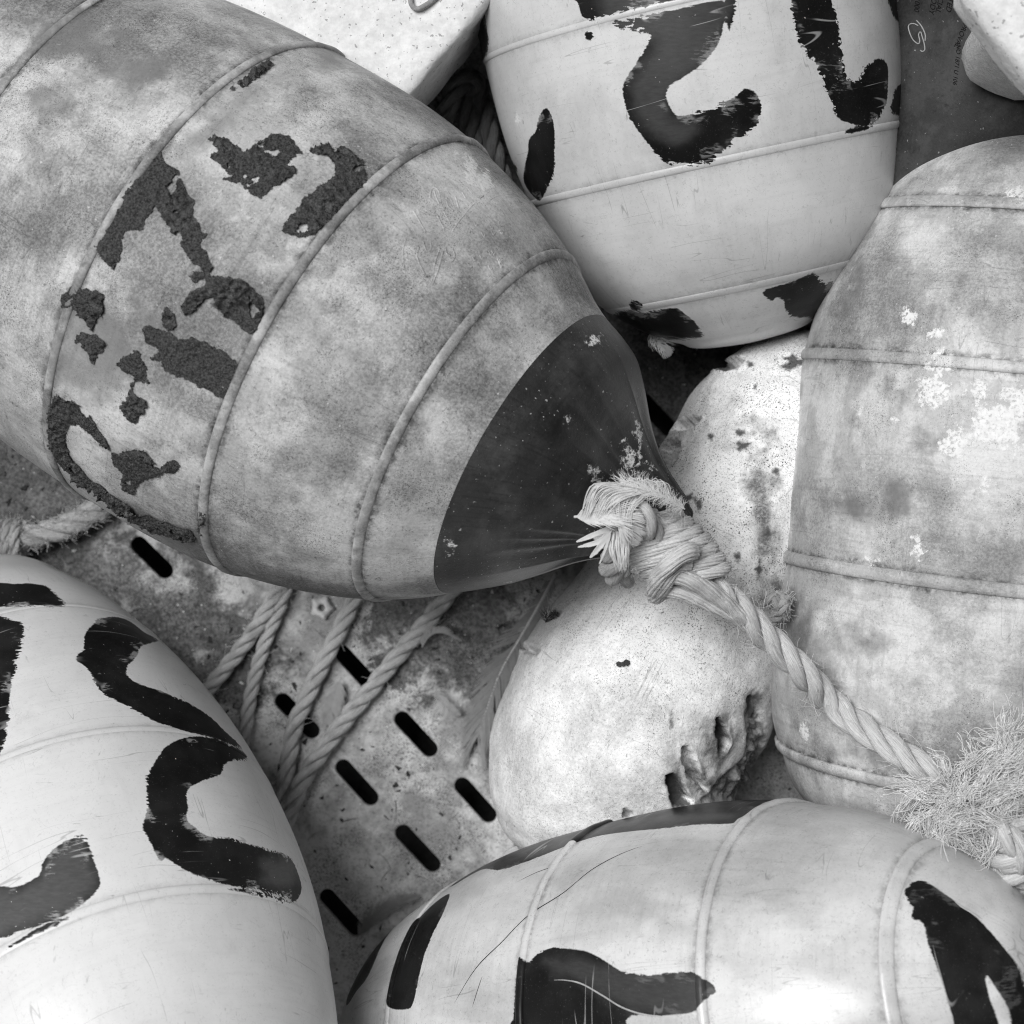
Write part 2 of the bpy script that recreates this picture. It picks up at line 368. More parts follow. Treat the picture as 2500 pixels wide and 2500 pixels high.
MAT['glossy'] = plastic('glossy_pale_plastic', .72, .48, streak=.1, sheen_tone=.05, spec=.55, sss=.25, mottle=.06, cs=15, lo=.33, hi=.62, grain=.08, speck=.2, speck_thr=.68, rough=.27, paint=.008, crev=.45, hair=.3, white=.05, edge=.0012, stretch=(1, 2.2, 1), bumpy=.07, wear=.12, paint_rough=.3, scuff=.15)
MAT['float'] = plastic('chalky_white_foam_skin', .92, .74, streak=.1, mottle=.08, grit=True, cs=26, lo=.40, hi=.58, grain=.2, speck=.95, speck_thr=.585, rough=.75, stain=(.07, .92), dirt=(.04, .92), crev=0, hair=.5, white=0, bumpy=.7, fine=700)
MAT['big_rib'] = plastic('rubbed_grey_plastic', .50, .27, mottle=.25, cs=40, grain=.35, speck=.4, rough=.6, splat=True, stain=(.2, .6), crev=.85, hair=.3, white=.06)
MAT['drum'] = plastic('dark_plastic', .055, .024, spec=.15, cs=25, grain=.3, speck=.3, rough=.55, crev=0, hair=.2, white=.06, mottle=.25)
MAT['ink'] = simple('black_ink', .006, .01, rough=.7, spec=.1)
MAT['glossline'] = simple('pale_scratch', .35, .5, rough=.4)
MAT['chalk'] = simple('chalk_line', .3, .4, rough=.9)
MAT['foam'] = simple('white_polystyrene', .62, .82, scale=70, rough=.85, bump=.35, speck=.5, speckscale=420)
MAT['foamrough'] = simple('broken_polystyrene', .5, .68, scale=240, rough=.95, bump=1.0)
MAT['rope'] = rope_mat('pale_rope', .42, .92, .12)
MAT['ropegrey'] = rope_mat('grimy_rope', .40, .85, .3)
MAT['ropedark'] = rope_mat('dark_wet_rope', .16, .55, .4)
MAT['fibre'] = simple('rope_fibre', .6, .92, scale=200, rough=.8, bump=0)
MAT['peel'] = None
m = M('peeling_black_paint'); n1 = m.noise(420, 5, .75); n2 = m.noise(1300, 4, .75)
c_ = m.mix(m.step(m.math('ADD', m.math('MULTIPLY', n1, .6), m.math('MULTIPLY', n2, .4)), .38, .66), .004, .13)  # crinkle highlights put into the colour as paler noise
c_ = m.mix(m.attr('fold'), m.mix(m.step(n2, .40, .62), .012, .09), c_)
MAT['peel'] = m.out(c_, .38, m.bump(m.math('ADD', m.math('MULTIPLY', n1, 1.6), n2), .7, .0009))
MAT['fw'] = feather_mat('white_feather', .85); MAT['fg'] = feather_mat('grey_feather', .36, .3); MAT['fq'] = simple('pale_quill', .5, .7, rough=.4); MAT['fd'] = feather_mat('dark_feather', .05); MAT['fb'] = feather_mat('drab_feather', .34)
MAT['fp'] = feather_mat('pale_feather', .55)
MAT['dbl'] = simple('dark_debris', .02, .07, rough=.8); MAT['dbw'] = simple('pale_debris', .6, .85, rough=.8)

# ------------------------------------------------------------------ the crate floor with its drain slots
def floor_material():
    m = M('grimy_crate_plastic')
    big = m.noise(13, 8, .62, None, .5); mid = m.noise(70, 7, .68, None, .3); fn = m.noise(600, 4, .7); fn2 = m.noise(1300, 3, .65)
    cl = m.step(m.math('ADD', m.math('MULTIPLY', big, .5), m.math('MULTIPLY', mid, .5)), .40, .56)
    base = m.mix(cl, .30, .64)
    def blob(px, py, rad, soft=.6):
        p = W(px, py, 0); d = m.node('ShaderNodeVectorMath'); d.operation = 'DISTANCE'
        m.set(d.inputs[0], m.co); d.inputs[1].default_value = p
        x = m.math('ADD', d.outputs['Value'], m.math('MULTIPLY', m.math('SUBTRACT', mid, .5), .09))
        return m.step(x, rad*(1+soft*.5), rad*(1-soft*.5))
    wet_and_shade = blob(60, 1180, .050)  # blotches of damp dirt, and shade of the deep gaps painted in
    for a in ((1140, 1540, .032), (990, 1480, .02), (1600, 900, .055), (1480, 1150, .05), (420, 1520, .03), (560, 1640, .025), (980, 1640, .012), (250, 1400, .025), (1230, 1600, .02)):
        wet_and_shade = m.math('MAXIMUM', wet_and_shade, blob(*a))
    base = m.mix(m.math('MULTIPLY', wet_and_shade, m.mix(m.step(fn, .35, .6), .65, .95)), base, m.mix(mid, .025, .12))
    base = m.math('MULTIPLY', base, m.math('SUBTRACT', 1.0, m.math('MULTIPLY', m.step(fn, .50, .68), .4)))
    z = m.step(m.noise(33, 4, .6, m.scaled(1, 1, 1, (1, 0, 2))), .40, .58)
    sp = m.math('MULTIPLY', m.step(fn2, .54, .60), z)
    base = m.math('MULTIPLY', base, m.math('SUBTRACT', 1.0, m.math('MULTIPLY', sp, .8)))
    hs = m.math('MAXIMUM', m.hairs(150, .009, .54, 1), m.hairs(330, .014, .55, 3))
    base = m.math('MULTIPLY', base, m.math('SUBTRACT', 1.0, m.math('MULTIPLY', hs, .55)))
    base = m.mix(m.step(m.noise(520, 1, .5, m.scaled(1, 1, 1, (2, 1, 0))), .75, .78), base, .75)
    return m.out(base, m.mix(cl, .6, .45), m.bump(m.math('ADD', m.math('MULTIPLY', fn, .7), m.math('MULTIPLY', mid, .8)), .4, .0015))
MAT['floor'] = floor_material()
slots = [(970, 1744, 1061, 1842), (826, 1861, 916, 1961), (1117, 1905, 1205, 2003), (972, 2021, 1068, 2124), (787, 2177, 880, 2280),
         (326, 1317, 415, 1405), (823, 1582, 915, 1682), (678, 1700, 773, 1797), (1556, 962, 1645, 1058), (1262, 1780, 1355, 1880), (1262, 2060, 1355, 2160), (700, 2330, 790, 2432)]
cu = bpy.data.curves.new('floor_outline', 'CURVE'); cu.dimensions = '2D'; cu.fill_mode = 'BOTH'; cu.extrude = .0016; cu.bevel_depth = .0009; cu.bevel_resolution = 2
def add_poly(pts):
    sp = cu.splines.new('POLY'); sp.points.add(len(pts)-1); sp.use_cyclic_u = True
    for p, q in zip(sp.points, pts): p.co = (q[0], q[1], 0, 1)
add_poly([(-.46, -.46), (.46, -.46), (.46, .46), (-.46, .46)])
for x0, y0, x1, y1 in slots:
    a, b = W(x0, y0, 0)[:2], W(x1, y1, 0)[:2]; d = (b-a)/np.linalg.norm(b-a); n = np.array([-d[1], d[0]]); r = 19.5*MP(0)+.0009
    a = a+d*r*.75; b = b-d*r*.75
    ang = np.linspace(-np.pi/2, np.pi/2, 11)
    add_poly([b+r*(math.cos(t)*d+math.sin(t)*n) for t in ang]+[a-r*(math.cos(t)*d+math.sin(t)*n) for t in ang])
tmp = bpy.data.objects.new('tmp', cu); C.objects.link(tmp)
bpy.context.view_layer.update()
me = bpy.data.meshes.new_from_object(tmp.evaluated_get(bpy.context.evaluated_depsgraph_get())); bpy.data.objects.remove(tmp)
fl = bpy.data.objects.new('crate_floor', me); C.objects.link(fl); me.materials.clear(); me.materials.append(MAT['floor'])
fl.location = (0, 0, -.0025); fl['kind'] = 'structure'; fl['label'] = 'grimy pale plastic crate floor pierced by drain slots'
g = mobj('ground', [(-2, -2, -.07), (2, -2, -.07), (2, 2, -.07), (-2, 2, -.07)], [[0, 1, 2, 3]], simple('dark_ground', .02, .05, scale=60), kind='structure')

def added_crate_wall(name, cx, cy, lx, ly):  # unseen crate sides, added to keep low sky light out of the gaps
    h, t = .30, .006
    x0, x1, y0, y1 = cx-lx, cx+lx, cy-ly, cy+ly; o_ = .018
    V = [(x0, y0, -.002), (x1, y0, -.002), (x1, y1, -.002), (x0, y1, -.002), (x0, y0, h), (x1, y0, h), (x1, y1, h), (x0, y1, h),
         (x0-o_, y0-o_, h), (x1+o_, y0-o_, h), (x1+o_, y1+o_, h), (x0-o_, y1+o_, h), (x0-o_, y0-o_, h+t), (x1+o_, y0-o_, h+t), (x1+o_, y1+o_, h+t), (x0-o_, y1+o_, h+t)]
    F = [[0, 1, 5, 4], [1, 2, 6, 5], [2, 3, 7, 6], [3, 0, 4, 7], [4, 5, 9, 8], [5, 6, 10, 9], [6, 7, 11, 10], [7, 4, 8, 11], [8, 9, 13, 12], [9, 10, 14, 13], [10, 11, 15, 14], [11, 8, 12, 15], [12, 13, 14, 15]]
    mobj(name, V, F, MAT['floor'], None, smooth=False, kind='structure')
added_crate_wall('added_crate_wall', -.385, 0, .005, .39); added_crate_wall('added_crate_wall', .385, 0, .005, .39); added_crate_wall('added_crate_wall', 0, .395, .39, .005); added_crate_wall('added_crate_wall', 0, -.395, .39, .005)

# ------------------------------------------------------------------ buoys
def buoy_mesh(rev, name, mat, parent, n=240, nt=340, s0=None, s1=None, fields=None, rings=(), disp=None, label=None):
    xs = rev.stations(n, s0, s1); th = np.linspace(-np.pi, np.pi, nt, endpoint=False)
    S, TH = np.meshgrid(xs, th, indexing='ij')
    off = disp(S, TH) if disp else 0
    V = rev.pt(S, TH, off).reshape(-1, 3)
    at = {k: rev.field(S, TH, v).ravel() for k, v in (fields or {}).items()}
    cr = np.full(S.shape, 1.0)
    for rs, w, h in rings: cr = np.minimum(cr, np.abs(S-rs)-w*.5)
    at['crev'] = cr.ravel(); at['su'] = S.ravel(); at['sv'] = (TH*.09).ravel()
    return mobj(name, V, grid_faces(n, nt), mat, parent, at, label=label)
def rib(rev, s0, w, h, mat, parent, fields=None, nt=340, name='rib'):
    ph = np.linspace(np.pi, 0, 11); th = np.linspace(-np.pi, np.pi, nt, endpoint=False)
    xs = s0+w*.5*np.cos(ph); hh = h*np.sin(ph)**.75-.0006
    S, TH = np.meshgrid(xs, th, indexing='ij'); H = np.repeat(hh[:, None], nt, 1)
    H = H*(1+.16*np.sin(TH*5+s0*90)+.08*np.sin(TH*17)+.06*np.sin(TH*41+2))
    V = rev.pt(S, TH, H).reshape(-1, 3)
    at = {k: rev.field(S, TH, v).ravel() for k, v in (fields or {}).items()}
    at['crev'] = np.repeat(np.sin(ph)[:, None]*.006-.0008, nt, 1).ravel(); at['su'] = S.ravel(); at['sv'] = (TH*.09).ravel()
    return mobj(name, V, grid_faces(11, nt), mat, parent, at)
def circ(x, y, r, r2=None, n=12, j=.25):
    r2 = r2 or r; k = 1+rng.uniform(-j, j, n)
    return [(x+r*k[i]*math.cos(i/n*6.283), y+r2*k[i]*math.sin(i/n*6.283)) for i in range(n)]
def c1(P, ox=0, oy=0, s=2.1467): return [(ox+x/s, oy+y/s) for x, y in P]
def place(P, z2, prof):
    P = np.array(P); k = (D-z2)/(D-P[2]); cm = np.array([0, 0, D])
    return cm+k*(P-cm), [(a*k, b*k) for a, b in prof]

# --- big weathered buoy with the dark nose
def sstep(x, a, b): t = np.clip((x-a)/(b-a), 0, 1); return t*t*(3-2*t)
PA, profA = place((-.0743, .0689, .14), .16, [(-.222, 0), (-.219, .032), (-.207, .066), (-.185, .094), (-.1403, .1043), (-.0653, .1101), (.0103, .1042), (.0702, .0820), (.0955, .0660), (.1060, .0600), (.1145, .0543), (.1241, .0448), (.1336, .0340), (.142, .0262), (.150, .0208), (.156, .0178), (.163, .0135), (.167, .008), (.1685, 0)])
bigA = Rev(PA, -30.77, 15.66, profA, flat=lambda s: 1-.72*sstep(s, .112, .152), bend=lambda s: .0056*sstep(s, .08, .118), sag=lambda s: -.014*sstep(s, .112, .168))
ringsA = [(-.1374, .0044, .0019), (-.0639, .0042, .0019), (.0101, .0042, .0019), (.0687, .0038, .0018)]
tA = thing('ribbed_buoy', 'big weathered grey ribbed buoy with peeling black digits and dark pointed nose', 'buoy', bigA.P*np.array([1, 1, 0]))
fA = {'splat': [circ(1148, 415, 16, 40), circ(1180, 440, 20, 28), circ(1105, 372, 14, 6)],
      'stain': [c1([(1130, 600), (1340, 470), (1300, 560), (1150, 720), (1000, 800), (930, 760)]), c1([(330, 1640), (480, 1560), (700, 1800), (620, 2050), (450, 2100), (250, 1980)]),
                c1([(680, 1560), (780, 1580), (860, 1700), (800, 1760), (700, 1640)]), circ(200, 95, 130, 60), circ(330, 170, 90, 45), circ(120, 235, 60, 40), circ(820, 130, 60, 40), circ(440, 1320, 60, 20)]}
SB = .0935
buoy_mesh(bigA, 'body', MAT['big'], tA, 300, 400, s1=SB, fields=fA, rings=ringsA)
def noseA(S, TH):
    k = sstep(S, .112, .140); up = np.maximum(np.sin(TH), 0)
    k = sstep(S, .100, .140); f = np.sin(TH*9+1.2)*.0016+np.sin(TH*4-.6)*.0016-.0022*np.abs(np.sin(TH*6.5+.4))**.5
    seam = .0022*np.exp(-((TH-1.15)/.05)**2)+.0018*np.exp(-((TH-2.5)/.06)**2)+.0018*np.exp(-((TH-2.2)/.05)**2)
    return k*(f+seam)
buoy_mesh(bigA, 'end_cap', MAT['nose'], tA, 130, 400, s0=SB, disp=noseA, fields={'splat': [circ(1454, 829, 17, 15, j=.4), circ(1542, 1120, 14, 20, j=.5), circ(1530, 1090, 8, 9), circ(1102, 1338, 7, 14, j=.5), circ(1450, 1155, 5, 12), circ(1480, 1170, 5), circ(1382, 1020, 6, 5), circ(1240, 1429, 7, 5), circ(1560, 1060, 9, 24, j=.6), circ(1588, 1140, 6)], 'stain': []}, label='dark smooth pointed nose end')
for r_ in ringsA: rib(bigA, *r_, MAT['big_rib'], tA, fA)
peel = [c1([(1095, 735), (1200, 735), (1240, 780), (1290, 800), (1380, 740), (1450, 708), (1510, 720), (1550, 760), (1590, 795), (1650, 780), (1700, 770), (1800, 790), (1860, 820), (1910, 890), (1915, 960), (1850, 1040), (1780, 1110), (1720, 1170), (1640, 1220), (1570, 1250), (1490, 1215), (1500, 1170), (1560, 1100), (1640, 1010), (1700, 970), (1750, 920), (1760, 860), (1720, 830), (1640, 810), (1580, 800), (1530, 830), (1490, 880), (1540, 880), (1550, 910), (1500, 940), (1420, 990), (1360, 1035), (1300, 1000), (1250, 960), (1170, 940), (1230, 930), (1180, 890), (1110, 830), (1150, 800)]),
        c1([(830, 790), (870, 850), (930, 890), (950, 930), (980, 1020), (1010, 1060), (1010, 1120), (1030, 1170), (1070, 1230), (1050, 1270), (1080, 1340), (1110, 1400), (1100, 1420), (1020, 1390), (980, 1330), (940, 1270), (900, 1210), (850, 1130), (810, 1080), (780, 1130), (750, 1190), (690, 1200), (640, 1240), (630, 1300), (610, 1390), (570, 1390), (530, 1330), (510, 1280), (540, 1220), (590, 1150), (620, 1080), (680, 980), (760, 890)]),
        c1([(1000, 1440), (1060, 1420), (1140, 1450), (1250, 1465), (1330, 1510), (1375, 1570), (1375, 1650), (1340, 1730), (1290, 1745), (1240, 1690), (1180, 1650), (1130, 1600), (1150, 1560), (1100, 1560), (1040, 1600), (980, 1655), (960, 1610), (1010, 1540), (1080, 1490), (1020, 1480)]),
        c1([(330, 1550), (400, 1500), (430, 1490), (470, 1520), (530, 1540), (545, 1580), (540, 1640), (510, 1670), (490, 1720), (470, 1700), (440, 1660), (390, 1620), (340, 1620)]),
        c1([(400, 1785), (450, 1740), (520, 1770), (560, 1800), (530, 1840), (490, 1900), (470, 1850), (420, 1800)]),
        c1([(760, 0), (830, 0), (870, 20), (940, 60), (1010, 60), (1100, 90), (1180, 130), (1250, 200), (1230, 240), (1190, 340), (1160, 365), (1100, 330), (1050, 300), (960, 250), (890, 240), (850, 180), (790, 160), (850, 120), (780, 80)], 0, 800),
        c1([(880, 1610), (930, 1700), (900, 1730), (850, 1690)]),
        c1([(620, 185), (680, 140), (730, 130), (750, 170), (780, 200), (760, 260), (790, 290), (730, 270), (700, 330), (760, 380), (780, 400), (730, 470), (700, 495), (660, 440), (610, 400), (660, 390), (690, 310), (700, 250), (650, 230)], 0, 800),
        c1([(290, 350), (340, 370), (400, 390), (450, 430), (490, 490), (520, 540), (560, 590), (575, 640), (540, 610), (480, 560), (440, 520), (400, 500), (360, 520), (345, 560), (350, 620), (370, 680), (420, 730), (470, 790), (540, 830), (600, 880), (680, 920), (720, 960), (800, 990), (880, 1020), (960, 1050), (1000, 1060), (1030, 1110), (950, 1110), (870, 1080), (790, 1050), (700, 1000), (600, 930), (500, 860), (400, 780), (310, 700), (270, 620), (245, 500), (240, 450), (280, 390)], 0, 800),
        c1([(590, 670), (660, 650), (710, 640), (760, 640), (800, 690), (850, 740), (900, 690), (950, 720), (920, 760), (880, 750), (820, 780), (760, 800), (720, 830), (700, 870), (640, 830), (640, 760)], 0, 800),
        c1([(1060, 940), (1080, 1000), (1080, 1080), (1050, 1060)], 0, 800),
        c1([(1390, 335), (1420, 350), (1350, 410), (1290, 450), (1220, 480), (1210, 470), (1300, 400)])]
def flake(rev, poly, parent, mat, lift=.0005, crinkle=.0011, step=.00045, rag=.0014, seed=0):
    h = rev.hit(poly); th = np.unwrap(h[:, 1]); c = np.array([h[:, 0].mean(), th.mean()]); rc = float(rev.r(h[:, 0]).mean())
    Q = closed_smooth(np.stack([h[:, 0], (th-c[1])*rc], 1), 3)
    lo, hi = Q.min(0)-.002, Q.max(0)+.002
    nx, ny = int((hi[0]-lo[0])/step)+2, int((hi[1]-lo[1])/step)+2
    X, Y = np.meshgrid(lo[0]+np.arange(nx)*step, lo[1]+np.arange(ny)*step, indexing='ij')
    P = np.stack([X.ravel(), Y.ravel()], 1); sd = poly_sdf(P, Q)
    near = np.abs(sd) < .006; nz = np.zeros(len(P)); P3 = np.stack([P[:, 0], P[:, 1], np.full(len(P), seed*.1)], 1)
    nz[near] = vnoise(P3[near], 240, 4)*.8+vnoise(P3[near]+4, 700, 2)*.5
    hol = np.zeros(len(P)); ins_ = sd < .001; hol[ins_] = vnoise(P3[ins_]+20, 130, 4)
    keep = ((sd+nz*rag) < .0004) & (hol < .55)
    kk = keep | False
    a = np.arange(nx*ny).reshape(nx, ny); F = np.stack([a[:-1, :-1], a[1:, :-1], a[1:, 1:], a[:-1, 1:]], -1).reshape(-1, 4)
    F = F[kk[F].sum(1) >= 3]
    if len(F) == 0: return
    used, inv = np.unique(F, return_inverse=True); F = inv.reshape(-1, 4); P = P[used]; P3 = P3[used]; sd = sd[used]
    cr = np.abs(vnoise(P3, 260, 3))*.7+np.abs(vnoise(P3+5, 700, 2))*.5+np.abs(vnoise(P3+9, 110, 2))*.6
    rg_ = (1-np.minimum(np.abs(vnoise(P3+2, 250, 3))*3.0, 1))**2
    off = lift+crinkle*(np.minimum(cr*1.2, 1.5)+.9*rg_)
    off = np.where(sd > -.0006, off*(.5+.9*np.maximum(0, vnoise(P3+7, 90, 1))), off)
    zone = np.clip(.5+1.6*vnoise(P3+11, 55, 2), 0, 1)
    off = lift*.5+(off-lift*.5)*(.45+1.0*zone)
    V = rev.pt(P[:, 0], P[:, 1]/rc+c[1], off)
    nf = np.cross(V[F[0][1]]-V[F[0][0]], V[F[0][2]]-V[F[0][0]])
    if nf@(V[F[0][0]]-rev.P-rev.a*P[F[0][0], 0]) < 0: F = F[:, ::-1]
    mobj('paint_flake', V, F, mat, parent, {'fold': zone}, label='crinkled peeling black paint of a hand-painted digit')
for i, p in enumerate(peel): flake(bigA, p, tA, MAT['peel'], seed=i, crinkle=.0020 if i in (2, 3) else .0013)
# faint raised script moulded into the shell
def e1(P): return [(950+x/4.83, 380+y/4.83) for x, y in P]
marks = [[(480, 500), (490, 410), (530, 370), (580, 410), (610, 560)], [(530, 410), (550, 480), (590, 570)], [(670, 510), (700, 480), (740, 540), (770, 630)], [(670, 520), (700, 600), (760, 650)], [(780, 480), (820, 620)], [(860, 430), (900, 500)], [(920, 370), (980, 450)],
         [(1110, 470), (980, 580), (860, 720), (780, 830), (740, 900)], [(280, 640), (350, 760), (430, 900)], [(560, 690), (650, 870)], [(640, 650), (720, 800)], [(200, 980), (165, 1080), (165, 1250), (175, 1320)], [(350, 1070), (325, 1180), (360, 1280), (420, 1400)],
         [(400, 1010), (440, 1120), (490, 1100), (490, 1020)], [(660, 1070), (680, 1150), (720, 1180)], [(740, 1080), (770, 1180), (730, 1250), (660, 1240)], [(630, 1120), (580, 1320), (510, 1510)], [(600, 1080), (540, 1250), (500, 1500)]]
for k in range(13):
    x, y = 930+rng.uniform(0, 420), 760+rng.uniform(0, 560); marks.append([(x, y), (x+25, y+50), (x+40, y+30)])
parts = []
for mk in marks:
    h = bigA.hit(e1(mk)); q, _ = spline(bigA.pt(h[:, 0], h[:, 1], -.00046), 14); parts.append(tube(q, .00062, 6))
V, F = join(parts); mobj('moulded_script', V, F, MAT['big'], tA, {'crev': np.ones(len(V)), 'splat': np.ones(len(V)), 'stain': np.ones(len(V)), 'su': V[:, 0], 'sv': V[:, 1]}, label='worn raised moulded lettering')

# --- white buoy with brushed black strokes, upper part of the pile
B = Rev((.0923, .1441, .1), -77.86, -6.67, [(-.215, 0), (-.212, .03), (-.20, .058), (-.18, .076), (-.15, .0858), (-.0754, .0908), (-.0101, .0834), (.0433, .0600), (.056, .0455), (.064, .0315), (.069, .016), (.0705, 0)])
ringsB = [(-.0754, .0032, .0010), (-.0101, .0036, .0011), (.0433, .0034, .0010)]
paintB = [[(1505, 55), (1640, 27), (1765, 2), (1765, 60), (1755, 100), (1738, 130), (1690, 175), (1640, 205), (1625, 230), (1635, 260), (1655, 283), (1700, 275), (1740, 262), (1790, 245), (1815, 215), (1845, 230), (1858, 255), (1850, 290), (1830, 320), (1800, 338), (1770, 360), (1735, 385), (1700, 398), (1640, 395), (1600, 370), (1575, 340), (1545, 300), (1528, 260), (1520, 220), (1530, 190), (1550, 160), (1575, 120), (1590, 90), (1570, 72), (1530, 68), (1512, 64)],
          [(1400, -60), (1412, 10), (1430, 45), (1500, 31), (1700, -10), (1760, -28), (1760, -60)],
          [(1938, -40), (1940, 40), (1945, 75), (1955, 105), (1975, 135), (1990, 150), (2005, 180), (2020, 215), (2035, 250), (2045, 285), (2070, 300), (2110, 305), (2140, 290), (2155, 265), (2165, 240), (2168, 200), (2165, 155), (2140, 145), (2115, 165), (2095, 195), (2075, 200), (2062, 180), (2055, 140), (2048, 90), (2040, 40), (2030, 0), (2030, -40)],
          [(2215, 192), (2195, 208), (2180, 245), (2186, 280), (2212, 304), (2216, 300), (2217, 250)], [(2166, -40), (2175, 20), (2192, 52), (2198, 50), (2190, 10), (2185, -40)],
          [(1331, 265), (1343, 275), (1352, 307), (1354, 354), (1352, 419), (1336, 456), (1322, 489), (1303, 480), (1280, 447), (1280, 415), (1289, 373), (1291, 340), (1308, 321), (1315, 289)],
          [(1530, 758), (1560, 765), (1640, 752), (1670, 765), (1700, 790), (1712, 815), (1690, 826), (1640, 828), (1560, 810), (1500, 790)],
          [(1540, 745), (1552, 737), (1564, 740), (1560, 757), (1545, 756)],
          [(1862, 715), (1890, 700), (1930, 690), (1985, 668), (2000, 685), (2015, 700), (2030, 690), (2030, 740), (1985, 785), (1950, 775), (1920, 760), (1915, 735), (1895, 725), (1885, 735)],
          [(2058, 322), (2075, 315), (2130, 306), (2115, 316), (2070, 327)], [(1428, 90), (1436, 78), (1450, 86), (1440, 98)], [(1770, 0), (1795, -5), (1790, 40), (1782, 75), (1774, 45)], [(1158, -40), (1176, -20), (1184, 40), (1188, 130), (1174, 132), (1160, 60)], [(1182, 150), (1198, 240), (1225, 330), (1262, 410), (1250, 405), (1212, 320), (1188, 240), (1174, 160)]]
tB = thing('hand_lettered_buoy', 'clean white buoy with a brushed black S-like digit and hooked stroke', 'buoy', B.P*np.array([1, 1, 0]))
fB = {'paint': paintB, 'sheen_tone': [[(1480, -30), (1790, -30), (1775, 60), (1750, 130), (1650, 215), (1640, 290), (1700, 300), (1680, 350), (1600, 340), (1540, 250), (1540, 190), (1600, 100), (1480, 80)]], 'splat': [circ(1265, 290, 5, 9)]}
buoy_mesh(B, 'body', MAT['white_a'], tB, 300, 370, fields=fB, rings=ringsB)
for r_ in ringsB: rib(B, *r_, MAT['white_a'], tB, fB, name='moulding_seam')

# --- mottled grey buoy along the right edge
Cb = Rev((.2121, -.0257, .113), 84.49, 3.08, [(-.132, 0), (-.130, .026), (-.124, .050), (-.110, .072), (-.0863, .0859), (-.0017, .0952), (.0864, .0930), (.122, .0850), (.153, .0700), (.173, .0560), (.189, .0380), (.198, .021), (.201, 0)])
ringsC = [(.153, .0054, .0024), (.0864, .0052, .0018), (-.0017, .0060, .0024), (-.0863, .0056, .0030)]
tC = thing('ribbed_buoy', 'mottled grey ribbed buoy with white bird droppings and dark stains', 'buoy', Cb.P*np.array([1, 1, 0]))
fC = {'splat': [circ(2280, 949, 46, 42), circ(2292, 900, 34, 12), circ(2322, 1084, 32, 40, j=.4), circ(2455, 1035, 62, 48, j=.4), circ(2480, 980, 36, 40, j=.4), circ(2390, 955, 22, 18, j=.5), circ(2400, 1000, 20, 26, j=.6), circ(2220, 775, 26, 18, j=.4), circ(2282, 815, 18, 10, j=.5), circ(2488, 470, 24, 22), circ(2290, 862, 18, 12, j=.5), circ(2187, 1030, 8, 8), circ(2130, 1367, 14, 5, j=.5), circ(2240, 1340, 8, 26, j=.5), circ(2100, 995, 7, 10), circ(2410, 1185, 16, 14, j=.6), circ(1965, 1780, 8, 20, j=.5), circ(2480, 1090, 30, 20, j=.6)],
      'stain': [circ(2195, 1215, 46, 44, j=.35), circ(2103, 1252, 34, 40, j=.35), circ(2200, 960, 36, 22, j=.4), circ(2270, 1075, 44, 34, j=.4), circ(2090, 660, 14, 60), circ(2065, 740, 12, 40), circ(2070, 1560, 90, 30, j=.5), circ(1950, 1560, 40, 120, j=.4), circ(2150, 1840, 90, 22, j=.5), circ(1940, 940, 18, 30)]}
buoy_mesh(Cb, 'body', MAT['mottled'], tC, 280, 360, fields=fC, rings=ringsC)
for r_ in ringsC: rib(Cb, *r_, MAT['mottled'], tC, fC)

# --- white buoy at the lower left
Db = Rev((-.1747, -.1822, .16), 119.3, -38.08, [(-.16, 0), (-.157, .02), (-.145, .04), (-.12, .0605), (-.0402, .0894), (.0389, .0936), (.1287, .0739), (.18, .0495), (.20, .034), (.209, .018), (.212, 0)])
ringsD = [(.1287, .0036, .0009), (.0389, .0040, .00085), (-.0402, .0046, .0010)]
k2 = lambda P: c1(P, 0, 1600)
paintD = [[(-60, 1425), (30, 1425), (100, 1428), (140, 1455), (155, 1475), (120, 1480), (0, 1481), (-60, 1484)],
          [(-60, 1515), (30, 1515), (55, 1525), (55, 1560), (45, 1580), (38, 1620), (25, 1680), (18, 1740), (-5, 1850), (-60, 1850)],
          [(242, 1513), (279, 1506), (317, 1517), (354, 1545), (387, 1564), (345, 1578), (335, 1601), (312, 1624), (310, 1648), (331, 1666), (368, 1680), (405, 1693), (466, 1721), (512, 1749), (550, 1786), (590, 1826), (559, 1816), (466, 1789), (415, 1772), (373, 1758), (298, 1716), (251, 1693), (228, 1651), (205, 1623), (186, 1609), (205, 1582), (210, 1545)],
          [(405, 1824), (447, 1803), (503, 1800), (559, 1819), (592, 1833), (601, 1852), (550, 1861), (540, 1889), (494, 1907), (456, 1931), (459, 1968), (456, 2001), (475, 2019), (508, 2042), (559, 2047), (606, 2061), (666, 2080), (708, 2094), (727, 2131), (736, 2168), (722, 2201), (689, 2187), (606, 2168), (550, 2159), (466, 2131), (405, 2094), (391, 2103), (368, 2056), (349, 2015), (363, 1973), (359, 1917), (373, 1870)],
          [(-60, 2175), (0, 2164), (42, 2164), (93, 2140), (107, 2103), (140, 2066), (196, 2042), (219, 2070), (233, 2112), (245, 2154), (224, 2187), (177, 2224), (116, 2252), (0, 2289), (-60, 2310)],
          [(170, 2240), (120, 2266), (60, 2296), (10, 2322), (40, 2300), (110, 2258)], [(550, 2172), (610, 2174), (670, 2190), (715, 2206), (670, 2196), (600, 2180)], [(270, 2180+0), (275, 2205-10), (278, 2180)]]
tD = thing('hand_lettered_buoy', 'glossy white buoy with black brushed curls beside the slotted crate floor', 'buoy', Db.P*np.array([1, 1, 0]))
fD = {'paint': paintD, 'sheen_tone': [paintD[4], circ(680, 2130, 50, 40)]}
buoy_mesh(Db, 'body', MAT['white_d'], tD, 300, 370, fields=fD, rings=ringsD)
for r_ in ringsD: rib(Db, *r_, MAT['white_d'], tD, fD, name='moulding_seam')

